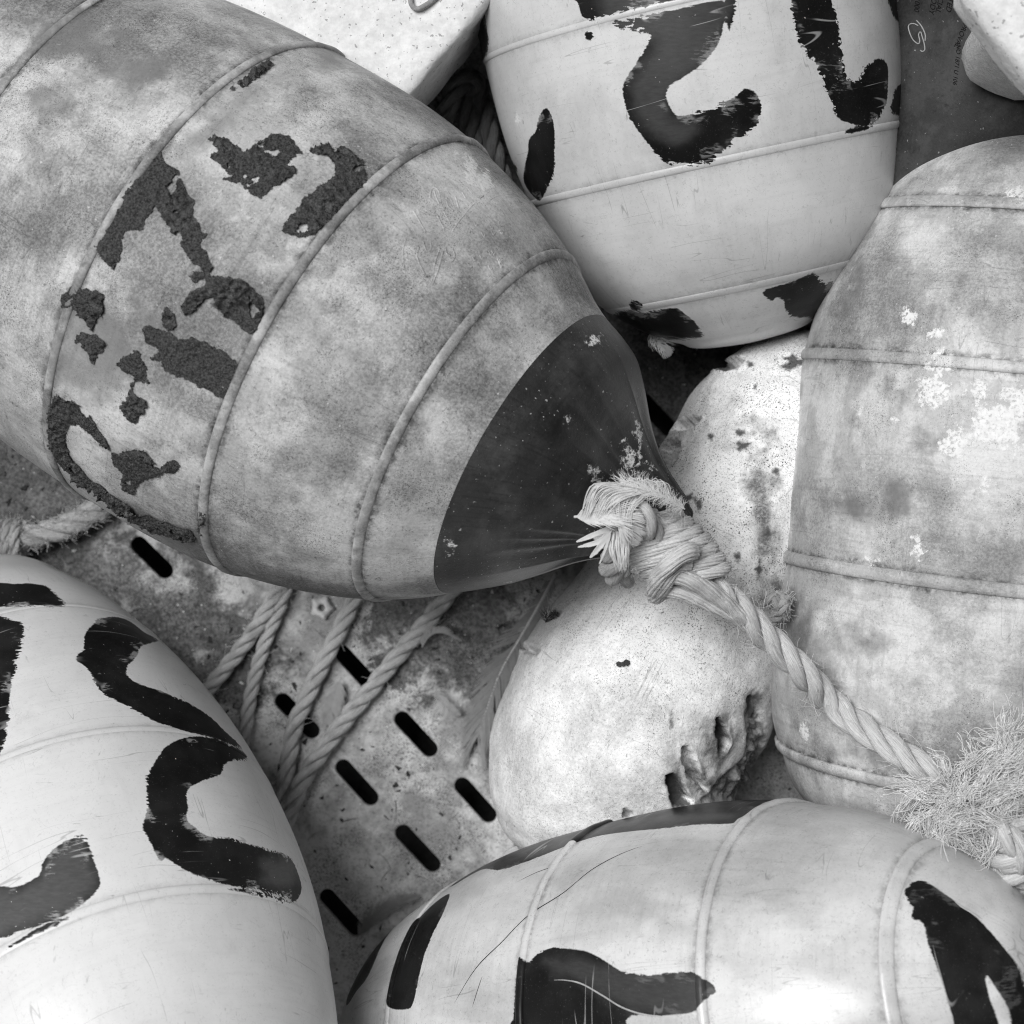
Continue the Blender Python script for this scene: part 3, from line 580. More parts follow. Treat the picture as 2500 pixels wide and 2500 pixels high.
# --- glossy ribbed buoy along the lower edge
PE, profE = place((.1124, -.2127, .16), .188, [(-.237, 0), (-.236, .010), (-.230, .025), (-.218, .042), (-.2, .0600), (-.1465, .0845), (-.0627, .0956), (.022, .0886), (.0875, .0605), (.112, .037), (.122, .02), (.126, 0)])
Eb = Rev(PE, 18.21, 36.13, profE); kE = (D-.188)/(D-.16)
ringsE = [(-.1465, .0038, .0014), (-.0627, .0042, .0020), (.022, .0042, .0020), (.0875, .0048, .0018)]; ringsE = [(a*kE, b, c) for a, b, c in ringsE]
k3 = lambda P: c1(P, 800, 1600); k4 = lambda P: c1(P, 1600, 1600)
paintE = [k3([(570, 1290), (640, 1250), (610, 1340), (560, 1440), (510, 1560), (470, 1720), (445, 1830), (410, 1855), (330, 1850), (310, 1800), (330, 1700), (380, 1540), (460, 1400)]),
          [(930, 2312), (900, 2380), (870, 2420), (845, 2455), (822, 2485), (812, 2480), (850, 2400), (915, 2308)],
          [(1098, 2166), (1173, 2124), (1219, 2124), (1300, 2098), (1382, 2066), (1452, 2043), (1520, 2032), (1600, 2024), (1693, 2014), (1782, 2011), (1800, 2000), (1845, 1972), (1851, 1950), (1740, 1955), (1600, 1975), (1450, 2010), (1330, 2045), (1200, 2085), (1110, 2130)],
          [(1268, 2340), (1290, 2350), (1312, 2330), (1336, 2317), (1368, 2315), (1429, 2322), (1475, 2345), (1522, 2373), (1582, 2382), (1671, 2373), (1707, 2382), (1721, 2392), (1742, 2408), (1746, 2424), (1728, 2434), (1712, 2457), (1679, 2474), (1600, 2479), (1545, 2478), (1527, 2494), (1520, 2540), (1250, 2540), (1254, 2485), (1260, 2400)],
          k4([(1310, 1240), (1370, 1180), (1440, 1200), (1600, 1310), (1720, 1410), (1850, 1560), (1920, 1680), (1990, 1860), (1990, 2000), (1900, 2010), (1850, 1850), (1790, 1750), (1730, 1670), (1750, 1790), (1800, 1930), (1800, 2010), (1590, 2010), (1560, 1900), (1500, 1700), (1430, 1500), (1400, 1400), (1345, 1380), (1350, 1320)])]
tE = thing('ribbed_buoy', 'glossy pale ribbed buoy with dark painted strokes against the frayed rope', 'buoy', Eb.P*np.array([1, 1, 0]))
fE = {'paint': paintE, 'sheen_tone': [[(1330, 2330), (1480, 2350), (1760, 2380), (1750, 2470), (1540, 2470), (1420, 2400), (1340, 2380)], [(1300, 2090), (1500, 2010), (1700, 1985), (1800, 1990), (1700, 2005), (1500, 2025)]]}
buoy_mesh(Eb, 'body', MAT['glossy'], tE, 300, 370, fields=fE, rings=ringsE)
for r_ in ringsE: rib(Eb, *r_, MAT['glossy'], tE, fE)

for P_, w_, mt_ in (([(1085, 2500), (1120, 2430), (1165, 2360), (1225, 2300), (1290, 2235), (1375, 2180), (1450, 2120), (1540, 2075), (1640, 2048)], .00026, 'ink'), ([(1150, 2470), (1165, 2420), (1182, 2370)], .0002, 'ink'), ([(1340, 2393), (1380, 2393), (1420, 2402), (1470, 2430), (1520, 2460), (1580, 2478), (1670, 2483)], .0004, 'glossline'), ([(2330, 2200), (2350, 2215), (2400, 2245)], .0005, 'glossline'), ([(1250, 2160), (1310, 2130), (1370, 2110)], .00018, 'ink')):
    h = Eb.hit(P_); V, F = tube(spline(Eb.pt(h[:, 0], h[:, 1], -w_*.35), 60)[0], np.concatenate([np.linspace(.3, 1, 15), np.ones(30), np.linspace(1, .2, 15)])*w_, 6)
    mobj('scratch', V, F, MAT[mt_], tE)

# --- chalky white foam float under the knot
zF = .074; q = MP(zF)
O_ = W(1875, 1120, zF); dF = np.array([-.464, -.886]); yawF = math.degrees(math.atan2(dF[1], dF[0]))
profF = [(-330, 0), (-322, 50), (-300, 95), (-250, 150), (-182, 193), (-123, 219), (0, 241), (90, 246), (300, 265), (500, 287), (650, 312), (760, 312), (838, 302), (982, 256), (1059, 206), (1110, 130), (1128, 60), (1133, 0)]
Fb = Rev(O_, yawF, 0, [(a*q, b*q) for a, b in profF], flat=1.28)
zlift = .0; Fb.P[2] = .076
gouges = [[(1622, 1898), (1643, 1887), (1655, 1898), (1682, 1956), (1680, 1970), (1645, 1972), (1630, 1935)], [(1663, 1832), (1684, 1827), (1709, 1881), (1728, 1931), (1705, 1919), (1676, 1894)], [(1750, 1761), (1763, 1761), (1784, 1807), (1779, 1836), (1755, 1840)],
          [(1747, 905), (1767, 882), (1788, 877), (1822, 878), (1809, 898), (1783, 905)], [(1638, 1050), (1659, 1022), (1685, 1011), (1705, 1019), (1695, 1037), (1666, 1048)], [(1612, 1092), (1643, 1068), (1656, 1086), (1648, 1117), (1630, 1146), (1620, 1120)],
          [(1272, 1592), (1290, 1575), (1318, 1588), (1300, 1600)], [(1520, 1975), (1535, 1980), (1552, 1995), (1540, 2000), (1520, 1995)]]
stainF = [gouges[0], [(1892, 1640), (1900, 1650), (1898, 1672), (1890, 1665)], [(1833, 1700), (1845, 1712), (1850, 1760), (1838, 1750)], [(1830, 1690), (1858, 1700), (1865, 1790), (1850, 1890), (1810, 1945), (1740, 1955), (1700, 1962), (1765, 1905), (1825, 1850), (1822, 1760)], circ(1640, 1762, 5, 20), circ(1835, 892, 10, 7), circ(1844, 945, 5), circ(1806, 1055, 12, 8), circ(1733, 1063, 7, 10), circ(1815, 1088, 18, 12, j=.5), circ(1940, 885, 30, 16, j=.5), circ(1850, 1390, 9, 20, j=.5), circ(1872, 1300, 5, 14, j=.4), circ(1850, 1530, 8, 11, j=.5), gouges[2], circ(1680, 1215, 16, 10, j=.5), circ(1705, 1230, 10, 16, j=.5), circ(1895, 1150, 12, 9), circ(1800, 1360, 9, 14, j=.5)]
tF = thing('foam_float', 'chalky white oblong foam float with gouges lying under the rope knot', 'float', Fb.P*np.array([1, 1, 0]))
def dispF(S, TH):
    g_ = Fb.field(S, TH, gouges); P = np.stack([S.ravel(), np.cos(TH).ravel()*.05, np.sin(TH).ravel()*.05], 1)
    n_ = vnoise(P, 22, 2).reshape(S.shape)*.0022+vnoise(P+3, 120, 2).reshape(S.shape)*.0005
    g_ = g_+vnoise(P+6, 300, 2).reshape(S.shape)*.0012
    rim = .0009*np.exp(-(np.maximum(g_, 0)/.0022)**2)
    n_ = n_*sstep(Fb.r(S), .0, .02)
    ck = Fb.field(S, TH, stainF[3:4]); n_ = n_+sstep(-ck, -.002, .003)*(np.abs(vnoise(P+8, 130, 3)).reshape(S.shape)*.006-.0042)
    return n_-.0055*sstep(-g_, -.0003, .0012)+np.where(g_ > 0, rim, 0)
buoy_mesh(Fb, 'body', MAT['float'], tF, 400, 400, fields={'stain': stainF[3:4]+[circ(1860, 1230, 30, 170, j=.4), circ(1830, 1060, 36, 26, j=.4), circ(1880, 1480, 30, 60, j=.4), circ(1760, 1800, 40, 60, j=.4), circ(1690, 1900, 60, 40, j=.4)], 'dirt': stainF[:3]+stainF[4:]}, disp=dispF)

# ------------------------------------------------------------------ polystyrene blocks, dark drum
def block(name, outline, z0, z1, mat, parent, rnd=.004, rough=.0, n=7, seg=.004, label=None, taper=0.0, seed=0):
    """prism over an outline with a rounded upper and lower rim; finely divided so the edge can be chipped"""
    P = np.asarray(outline, float); Q = []
    for i in range(len(P)):
        a, b = P[i], P[(i+1) % len(P)]; k = max(2, int(np.linalg.norm(b-a)/seg)); Q += [a+(b-a)*t for t in np.arange(k)/k]
    Q = np.array(Q); c = Q.mean(0)
    # round the plan corners
    for _ in range(6): Q = .5*Q+.25*np.roll(Q, 1, 0)+.25*np.roll(Q, -1, 0)
    e = np.roll(Q, -1, 0)-np.roll(Q, 1, 0); nrm = np.stack([e[:, 1], -e[:, 0]], 1); nrm /= np.linalg.norm(nrm, axis=1)[:, None]
    if ((Q-c)*nrm).sum() < 0: nrm = -nrm
    lev = [(rnd*(math.sin(t)-1), z0+rnd*(1-math.cos(t))) for t in np.linspace(0, np.pi/2, n)]+[(0, z) for z in np.linspace(z0+rnd, z1-rnd, 8)[1:-1]]+[(rnd*(math.cos(t)-1), z1-rnd+rnd*math.sin(t)) for t in np.linspace(0, np.pi/2, n)]
    rings = []
    for o, z in lev: rings.append(np.column_stack([Q+nrm*(o-taper*(z1-z)), np.full(len(Q), z)]))
    for f in (.96, .85, .6, .3): rings.append(np.column_stack([c+(Q-nrm*rnd-c)*f, np.full(len(Q), z1)]))
    V = np.concatenate(rings); nq = len(Q)
    if rough:
        nz = vnoise(V+seed, 110, 3)*rough+vnoise(V+seed+4, 420, 2)*rough*.4; d = np.column_stack([V[:, :2]-c, V[:, 2]-(z0+z1)/2]); d /= np.linalg.norm(d, axis=1)[:, None]
        V = V+d*nz[:, None]
    F = grid_faces(len(rings), nq).tolist()+[list(range((len(rings)-1)*nq, len(rings)*nq))]
    return mobj(name, V, F, mat, parent, label=label)
# white box whose corner edge shows above the big buoy
zt = .150
e0, e1_ = W(1150, 55, zt)[:2], W(998, 240, zt)[:2]; ed = (e1_-e0)/np.linalg.norm(e1_-e0); en = np.array([ed[1], -ed[0]])
if en@np.array([-1, 1]) < 0: en = -en
a0 = e0-ed*.045; a1 = e1_+ed*.035
tG = thing('foam_box', 'bright white foam box corner above the dark rope bundle', 'box', (*(a0+a1)/2+en*.08, 0))
block('lid', [a0, a1, a1+en*.20, a0+en*.20], zt-.062, zt, MAT['foam'], tG, .0045, .0009)
block('base', [a0+en*.03-ed*-.03, a1+en*.03-ed*.03, a1+en*.17-ed*.03, a0+en*.17+ed*.03], .0, zt-.0625, MAT['foamrough'], tG, .003, .0006)
hp = [W(1003, -12, zt+.001), W(1003, 8, zt+.002), W(1017, 22, zt+.002), W(1040, 12, zt+.002), W(1068, -8, zt+.001)]
V, F = tube(spline(hp, 24)[0], .0011, 6); mobj('lid_tab', V, F, simple('grey_tab', .2, .35), tG)
# dark plastic drum on the right, behind the mottled buoy
Dr = Rev(W(2530, 120, .088), 82, 2, [(-.15, 0), (-.148, .03), (-.14, .055), (-.12, .07), (-.07, .078), (.06, .08), (.12, .074), (.15, .05), (.155, 0)])
tH = thing('plastic_drum', 'dark plastic drum printed with faint black approval lettering', 'drum', Dr.P*np.array([1, 1, 0]))
buoy_mesh(Dr, 'body', MAT['drum'], tH, 120, 220)
def text_on(rev, body, px, py, ang, size, name='printed_text', shear=.25, off=.00025):
    fc = bpy.data.curves.new('t', 'FONT'); fc.body = body; fc.size = 1; fc.shear = shear; ob = bpy.data.objects.new('t', fc); C.objects.link(ob)
    bpy.context.view_layer.update(); me = bpy.data.meshes.new_from_object(ob.evaluated_get(bpy.context.evaluated_depsgraph_get())); bpy.data.objects.remove(ob)
    v = np.zeros(len(me.vertices)*3); me.vertices.foreach_get('co', v); v = v.reshape(-1, 3)*size
    F = [list(p.vertices) for p in me.polygons]; bpy.data.meshes.remove(me)
    ca, sa = math.cos(R(ang)), math.sin(R(ang))          # baseline direction in photo pixels (y down)
    pix = np.stack([px+v[:, 0]*ca+v[:, 1]*sa, py+v[:, 0]*sa-v[:, 1]*ca], 1)
    h = rev.hit(pix); return mobj(name, rev.pt(h[:, 0], h[:, 1], off), F, MAT['ink'], tH, smooth=False)
text_on(Dr, 'STED', 2318, -16, 101, 19); text_on(Dr, 'ERCIAL', 2296, -30, 101, 19); text_on(Dr, 'ODY', 2276, -8, 101, 19); text_on(Dr, 'E 1000', 2236, -22, 94, 18)
text_on(Dr, 'D APPROVAL', 2366, 20, 111, 17); text_on(Dr, 'NO 1871 U 106', 2337, 107, 96, 15)
sc = [(2242, 63), (2232, 58), (2222, 59), (2218, 66), (2222, 82), (2230, 98), (2242, 107), (2246, 100), (2243, 85), (2248, 78), (2252, 90), (2257, 108), (2258, 122), (2252, 126), (2247, 123)]
h = Dr.hit(sc); V, F = tube(spline(Dr.pt(h[:, 0], h[:, 1], .0001), 60)[0], .00028, 5); mobj('chalk_scribble', V, F, MAT['chalk'], tH)
sc = [(2238, 50), (2250, 64), (2259, 84), (2259, 100)]
h = Dr.hit(sc); V, F = tube(spline(Dr.pt(h[:, 0], h[:, 1], .0001), 30)[0], .00028, 5); mobj('chalk_scribble', V, F, MAT['chalk'], tH)
# white block across the corner, well above the drum
zb = .285
b0, b1 = W(2330, -40, zb)[:2], W(2560, 250, zb)[:2]; bd = (b1-b0)/np.linalg.norm(b1-b0); bn = np.array([-bd[1], bd[0]])
if bn@np.array([1, 1]) < 0: bn = -bn
cmid = W(2395, 40, zb)[:2]; c0 = cmid-bd*.002
tI = thing('foam_block', 'thick white foam block resting on the dark drum', 'block', (*(c0+bn*.06), 0))
block('top_slab', [b0, b1, b1+bn*.12, b0+bn*.12], zb-.028, zb, MAT['foam'], tI, .008, .001)
lo0 = W(2392, 70, .19)[:2]
P2 = [W(x, y, .21)[:2] for x, y in ((2400, 20), (2388, 105), (2400, 135), (2430, 165), (2475, 190), (2560, 215), (2700, 120), (2600, -60))]
block('broken_core', P2, .168, zb-.029, MAT['foamrough'], tI, .005, .0016, seed=3)

# ------------------------------------------------------------------ ropes
def rope_parts(path, Rr, mat, parent, lay=3.6, nm='strand', twist=-1.3, taper=0, phase=0, sides=40, sub=None, yarn=9, crush=0):
    n = max(40, int(np.sum(np.linalg.norm(np.diff(path, axis=0), axis=1))/(Rr*.13)))
    P, L = spline(path, n); Tn, N, Bn = frames(P); s = np.linspace(0, L, n)
    rr = np.full(n, Rr)
    if taper: rr = rr*(1-taper*sstep(s, L*.7, L))
    w = 2*np.pi/(Rr*2*lay); a = np.linspace(0, 2*np.pi, sides, endpoint=False)
    for k in range(3):
        ph = w*s+k*2*np.pi/3+phase; rad = np.cos(ph)[:, None]*N+np.sin(ph)[:, None]*Bn
        Cn = P+rad*(rr*.555)[:, None]
        Ts = np.gradient(Cn, axis=0); Ts /= np.linalg.norm(Ts, axis=1)[:, None]
        U = rad-Ts*(rad*Ts).sum(1)[:, None]; U /= np.linalg.norm(U, axis=1)[:, None]; X = np.cross(Ts, U)
        tw = twist*w*s
        mod = 1.03-.13*(1-np.abs(np.sin(yarn*.5*(a[None]-tw[:, None]))))**1.5+.02*np.sin(3*a[None]+s[:, None]*900)
        rs = (rr*.465)[:, None]*mod
        V = Cn[:, None]+rs[..., None]*(np.cos(a)[None, :, None]*U[:, None]*.94+np.sin(a)[None, :, None]*X[:, None]*1.06)
        V = V.reshape(-1, 3); F = grid_faces(n, sides).tolist()+[list(range(sides))[::-1], list(range((n-1)*sides, n*sides))]
        ru = np.repeat(s, sides)+k*3.1; rv = (np.tile(a, (n, 1))-tw[:, None]).ravel()/6.283*3
        # keep yarn noise seamless enough by folding the angle
        rv = np.abs(((rv+k) % 3)-1.5)*2
        mobj(nm, V, F, mat, parent, {'ru': ru, 'rv': rv})
    return P
def yarn_bundle(path, Rr, mat, parent, nm='knot_strand', yarn=13, turn=1.1, sides=60, squash=.85, seed=0):
    n = max(60, int(np.sum(np.linalg.norm(np.diff(path, axis=0), axis=1))/(Rr*.12)))
    P, L = spline(path, n); Tn, N, B_ = frames(P); s_ = np.linspace(0, L, n); a = np.linspace(0, 2*np.pi, sides, endpoint=False)
    tw = s_/(Rr*12)*turn*2*np.pi/3
    mod = 1.04-.16*(1-np.abs(np.sin(yarn*.5*(a[None]-tw[:, None]))))**1.6+.05*np.sin(2*(a[None]-tw[:, None])+s_[:, None]*260+seed)+.03*np.sin(s_*700+seed)[:, None]
    V = P[:, None]+(Rr*mod)[..., None]*(np.cos(a)[None, :, None]*N[:, None]+np.sin(a)[None, :, None]*B_[:, None]*squash)
    ru = np.repeat(s_, sides)+seed; rv = (np.tile(a, (n, 1))-tw[:, None]).ravel()/6.283*3; rv = np.abs(((rv+seed) % 3)-1.5)*2
    mobj(nm, V.reshape(-1, 3), grid_faces(n, sides).tolist()+[list(range(sides))[::-1], list(range((n-1)*sides, n*sides))], mat, parent, {'ru': ru, 'rv': rv})
def fuzz(P, Rr, n, ln, parent, mat, rad=.00009, name='loose_fibres'):
    parts = []; Tn, N, B_ = frames(P)
    for _ in range(n):
        i = rng.integers(2, len(P)-2); a = rng.uniform(0, 6.28); d = N[i]*math.cos(a)+B_[i]*math.sin(a)
        p = P[i]+d*Rr*.95; t = Tn[i]*rng.choice([-1, 1])*rng.uniform(.3, 1)+d*rng.uniform(.2, .8); t /= np.linalg.norm(t)
        l = ln*rng.uniform(.4, 1.3); bend = rng.normal(0, .5, 3)
        q = np.array([p+t*l*f+bend*l*f*f*.6 for f in (0, .33, .66, 1)]); parts.append(tube(q, rad, 3, False))
    V, F = join(parts); mobj(name, V, F, mat, parent, kind='stuff')
def pxpath(L): return np.array([W(*p) for p in L])

# the pale rope from the nose of the big buoy, knotted, running over the mottled buoy
KZ = .206; K = W(1640, 1352, KZ); ex = np.array([.77, -.64, 0.0]); ey = np.array([.64, .77, 0.0]); ez = np.array([0, 0, 1.])
tR = thing('mooring_rope', 'pale twisted rope knotted at the dark nose and running to the frayed tangle', 'rope', (K[0], K[1], 0))
def over_c(px, py, off): p = Cb.surf(px, py, off); return p
U = .018
Rm = .0061
main = [K+ex*-.012+ez*.001, K+ex*.004+ez*.001, W(1735, 1425, .187+U), W(1800, 1482, .182+U), W(1880, 1562, .174+U), W(1960, 1640, .169+U)]
for x, y in ((2060, 1722), (2160, 1800), (2260, 1868), (2345, 1925), (2392, 1985)): main.append(over_c(x, y, Rm*1.02))
Pm = rope_parts(np.array(main), Rm, MAT['rope'], tR, lay=3.3, twist=-1.2)
fuzz(Pm[30:], Rm, 160, .006, tR, MAT['fibre'])
# wraps of the knot: flattened turns laid side by side round the standing part
for k in range(7):
    f = k/6; cc_ = K+ex*(-.0165+.0285*f)+ez*.0005; rad = .0125+.0016*math.sin(f*3.1)-.0035*f; tt = np.linspace(-.15, 1.12, 44)
    an = tt*2*np.pi+1.9+.3*k; tilt = .0075
    Pw = cc_+np.outer(np.cos(an)*rad, ey)+np.outer(np.sin(an)*rad*.92, ez)+np.outer(tilt*np.cos(an)+.0042*(tt-.5), ex)
    yarn_bundle(Pw, .0037-.0004*f, MAT['rope'], tR, seed=k*1.7)
# crossing turn and tails tucked under the standing part
yarn_bundle(np.array([W(1690, 1345, .203+U), W(1668, 1352, .2075+U), W(1640, 1372, .2085+U), W(1612, 1402, .203+U), W(1600, 1432, .193+U), W(1606, 1446, .182+U)]), .0042, MAT['rope'], tR, seed=11)
yarn_bundle(np.array([W(1602, 1456, .183+U), W(1616, 1430, .197+U), W(1630, 1400, .203+U), W(1652, 1378, .203+U), W(1680, 1375, .20+U)]), .0038, MAT['rope'], tR, seed=12)
yarn_bundle(np.array([W(1622, 1442, .182+U), W(1648, 1440, .192+U), W(1690, 1452, .191+U), W(1740, 1472, .187+U), W(1790, 1496, .182+U), W(1830, 1528, .176+U)]), .0042, MAT['rope'], tR, seed=13)
yarn_bundle(np.array([W(1640, 1405, .199+U), W(1672, 1412, .200+U), W(1715, 1432, .196+U), W(1765, 1465, .189+U), W(1815, 1510, .181+U)]), .0040, MAT['rope'], tR, seed=14)
# the eye through the nose
rope_parts(np.array([W(1612, 1330, .190+U), W(1590, 1292, .205+U), W(1574, 1262, .212+U), W(1556, 1246, .213+U), W(1540, 1256, .211+U), W(1530, 1285, .206+U), W(1528, 1318, .200+U), W(1524, 1350, .192+U), W(1520, 1385, .180+U)]), .0046, MAT['rope'], tR, nm='eye_strand')
rope_parts(np.array([W(1520, 1330, .198+U), W(1506, 1352, .196+U), W(1495, 1378, .187+U), W(1500, 1398, .176+U), W(1530, 1405, .168+U)]), .0056, MAT['ropegrey'], tR, nm='eye_strand')
fuzz(Pw, .004, 60, .004, tR, MAT['fibre'])
fuzz(spline(pxpath([(1540, 1300, .22), (1640, 1352, .222), (1740, 1440, .212)]), 60)[0], .012, 120, .005, tR, MAT['fibre'], .00007)

# loose rope lines on the crate floor coming out from under the big buoy
def floor_rope(pts, Rr, label, lay=3.6, mat='ropegrey'):
    P = pxpath(pts); t = thing('floor_rope', label, 'rope', (*P[0][:2], 0), 'grimy rope lines on the crate floor')
    Q = rope_parts(P, Rr, MAT[mat], t, lay=lay); fuzz(Q, Rr, 60, .004, t, MAT['fibre']); return t
r9 = .0042
floor_rope([(780, 1330, .012), (730, 1390, .007), (686, 1433, .006), (645, 1500, .006), (600, 1568, .005), (555, 1625, .005), (512, 1677, .005), (450, 1730, .005)], .0040, 'short grimy rope line nearest the white buoy with curls')
floor_rope([(700, 1430, .005), (675, 1500, .0045), (650, 1560, .004), (625, 1640, .004), (608, 1720, .004), (597, 1800, .004), (570, 1880, .004)], .0035, 'slim grimy rope line crossing beneath the shortest one')
floor_rope([(920, 1350, .012), (892, 1405, .008), (862, 1465, .006), (828, 1540, .005), (794, 1607, .005), (755, 1690, .005), (722, 1765, .005), (705, 1850, .005), (694, 1930, .006), (685, 2000, .006)], .0043, 'grimy rope line of the converging pair farther from the dark nose')
floor_rope([(1160, 1380, .014), (1110, 1432, .010), (1040, 1520, .007), (965, 1608, .006), (900, 1688, .006), (843, 1757, .006), (790, 1828, .007), (742, 1900, .008), (705, 1985, .008), (680, 2060, .008)], .0045, 'grimy rope line of the converging pair closer to the dark nose')
# fuzzy knotted rope end at the left
P = pxpath([(250, 1235, .012), (205, 1262, .014), (150, 1290, .016), (95, 1305, .017), (40, 1312, .018), (-30, 1310, .018)])
tL = thing('fuzzy_rope', 'fuzzy pale rope end with a whipped collar between two buoys', 'rope', (*P[0][:2], 0))
Q = rope_parts(P, .0060, MAT['rope'], tL, lay=2.6); fuzz(Q, .0060, 500, .0035, tL, MAT['fibre'], .00012)
tt = np.linspace(0, 1, 60); cc = W(28, 1318, .018)
Pc = cc+np.outer((tt-.5)*.012, [1, -.1, 0])+np.outer(np.cos(tt*19)*.0075, [.1, 1, 0])+np.outer(np.sin(tt*19)*.007, [0, 0, 1])
rope_parts(Pc, .0028, MAT['rope'], tL, nm='whipping_strand'); fuzz(Pc, .0028, 260, .004, tL, MAT['fibre'], .00012)
# dark rope bundle in the gap beside the white box
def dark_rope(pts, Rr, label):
    P = pxpath(pts); t = thing('dark_rope', label, 'rope', (*P[0][:2], 0), 'dark soaked ropes in the gap'); rope_parts(P, Rr, MAT['ropedark'], t, lay=3.2)
dark_rope([(1080, 300, .05), (1092, 262, .066), (1112, 218, .07), (1140, 192, .068), (1160, 205, .06), (1150, 250, .05)], .0050, 'dark soaked rope bight curled under the white box edge')
dark_rope([(1135, 215, .05), (1142, 270, .055), (1150, 330, .055), (1160, 390, .05), (1185, 470, .04), (1220, 560, .03)], .0052, 'dark soaked rope hanging between box and big buoy')
dark_rope([(1168, 200, .045), (1180, 270, .052), (1196, 340, .052), (1212, 400, .05), (1240, 470, .04), (1280, 560, .03)], .0052, 'dark soaked rope against the hand-lettered S buoy')
# small frayed knot end wedged beside the mottled buoy
tk = thing('rope_stub', 'small frayed rope stub wedged beside the long pale rope', 'rope', (*W(1895, 1478, .13)[:2], 0))
th = np.linspace(0, 6.0, 70); cst = W(1893, 1480, .150)
Ps = cst+np.column_stack([np.sin(th*2.1)*.0045, np.cos(th*3.3)*.0045, np.sin(th*4.7+.6)*.0045])
rope_parts(Ps, .0026, MAT['ropegrey'], tk); fuzz(Ps, .0030, 500, .0028, tk, MAT['fibre'], .0001)
rope_parts(np.array([cst+np.array([.001, 0, -.004]), cst+np.array([.004, -.003, -.02]), cst+np.array([.006, -.004, -.06]), cst+np.array([.002, -.004, -.10])]), .0045, MAT['ropegrey'], tk)
# rope end poking out under the foam float
floor_rope([(1220, 2150, .006), (1250, 2090, .008), (1290, 2075, .008), (1360, 2060, .008)], .0042, 'short pale rope end poking out between the float and glossy buoy', mat='rope')

# frayed tangle
tT = thing('frayed_rope_tangle', 'bushy frayed rope tangle of loose pale fibres on the mottled buoy', 'rope', (*W(2420, 2000, .2)[:2], 0))
def cs(px, py):
    return Cb.surf(px, py, 0)
parts = []
def fibre(p, d, L, curl, rad=.0002, n=14, droop=0):
    d = d/np.linalg.norm(d); ax = rng.normal(0, 1, 3); ax -= d*(ax@d); ax /= np.linalg.norm(ax); ax2 = np.cross(d, ax); pts = [p]; st = L/n
    c = rng.normal(0, curl); c2 = rng.normal(0, curl); wv = rng.uniform(0, 6)
    for i in range(n):
        d = d+2.2*(ax*c+ax2*c2)/n+rng.normal(0, .10, 3)+ax*math.sin(i*.9+wv)*.22; d[2] -= droop/n; d /= np.linalg.norm(d); pts.append(pts[-1]+d*st)
    parts.append(tube(np.array(pts), rad, 3, False))
def lock(px, py, z, deg, L, kz, n, spread, dz=0.0, wave=.25):
    """a lock of fibres that share one curling path"""
    p = W(px, py, z); a = R(deg); m_ = 18; st = L/m_; pts = [p]; ph = rng.uniform(0, 6); cz = dz
    for i in range(m_):
        a += kz*st+wave*1.6*math.sin(i*.7+ph)*.5; pts.append(pts[-1]+st*np.array([math.cos(a), math.sin(a), cz])); cz -= .035
    G = np.array(pts)
    for _ in range(int(n*1.7)):
        o = rng.normal(0, spread, 3)*np.array([1, 1, .6]); q = rng.normal(0, spread*1.1, 3)*np.array([1, 1, .5]); w1, w2 = rng.uniform(0, 6, 2); A = spread*rng.uniform(.3, 1.1); fr = rng.uniform(4, 13)
        t = np.linspace(0, 1, m_+1)[:, None]; k0 = int(rng.integers(0, 5)); k1 = int(rng.integers(12, m_+2))
        Q = G+o*(1-t)+q*t+A*np.concatenate([np.sin(t*fr+w1), np.cos(t*fr*1.1+w2), .5*np.sin(t*fr*.9+w2)], 1)
        parts.append(tube(Q[k0:k1], rng.uniform(.00012, .00021), 3, False))
for i in range(20): lock(rng.normal(2400, 22), rng.normal(1955, 22), rng.uniform(.222, .240), rng.uniform(35, 85), rng.uniform(.022, .034), rng.uniform(-70, -20), 16, .0016, .2)
for i in range(16): lock(rng.normal(2400, 26), rng.normal(1965, 30), rng.uniform(.222, .240), rng.uniform(-25, 30), rng.uniform(.020, .034), rng.uniform(-40, 40), 15, .0016, .1)
for i in range(16): lock(2355+rng.normal(0, 14), 1965+rng.normal(0, 14), rng.uniform(.214, .226), rng.uniform(140, 190), rng.uniform(.022, .036), rng.uniform(20, 75), 16, .0014, .05)
for i in range(12): lock(2345+rng.normal(0, 20), 1985+rng.normal(0, 16), rng.uniform(.214, .228), rng.uniform(190, 250), rng.uniform(.012, .024), rng.uniform(20, 80), 14, .0015, .05)
for i in range(26):
    f = i/26; lock(2255+80*f+rng.normal(0, 16), 1985+95*f+rng.normal(0, 14), rng.uniform(.212, .226), rng.uniform(-60, -25), rng.uniform(.020, .036), rng.uniform(5, 45), 14, .0015, .05)
for i in range(10): lock(2290+rng.uniform(0, 60), 1990+rng.uniform(0, 40), rng.uniform(.224, .236), rng.uniform(-20, 30), rng.uniform(.022, .036), rng.uniform(-10, 50), 13, .0016, .05)
for i in range(8): lock(2440+rng.normal(0, 24), 1990+rng.normal(0, 18), rng.uniform(.228, .238), rng.uniform(260, 320), rng.uniform(.016, .028), rng.uniform(-40, 40), 8, .0018, .0)
for i in range(16): lock(2430+rng.uniform(0, 70), 1830+rng.uniform(0, 90), rng.uniform(.222, .236), rng.uniform(-30, 210), rng.uniform(.016, .030), rng.uniform(-110, 110), 13, .0017, .08)
for i in range(16): lock(2330+rng.uniform(0, 110), 2050+rng.uniform(0, 90), rng.uniform(.216, .228), rng.uniform(-70, -10), rng.uniform(.014, .028), rng.uniform(-60, 60), 12, .0016, .03)
for i in range(12): lock(2280+rng.uniform(0, 110), 1890+rng.uniform(0, 90), rng.uniform(.214, .230), rng.uniform(0, 360), rng.uniform(.014, .026), rng.uniform(60, 170)*rng.choice([-1, 1]), 12, .0013, .06)
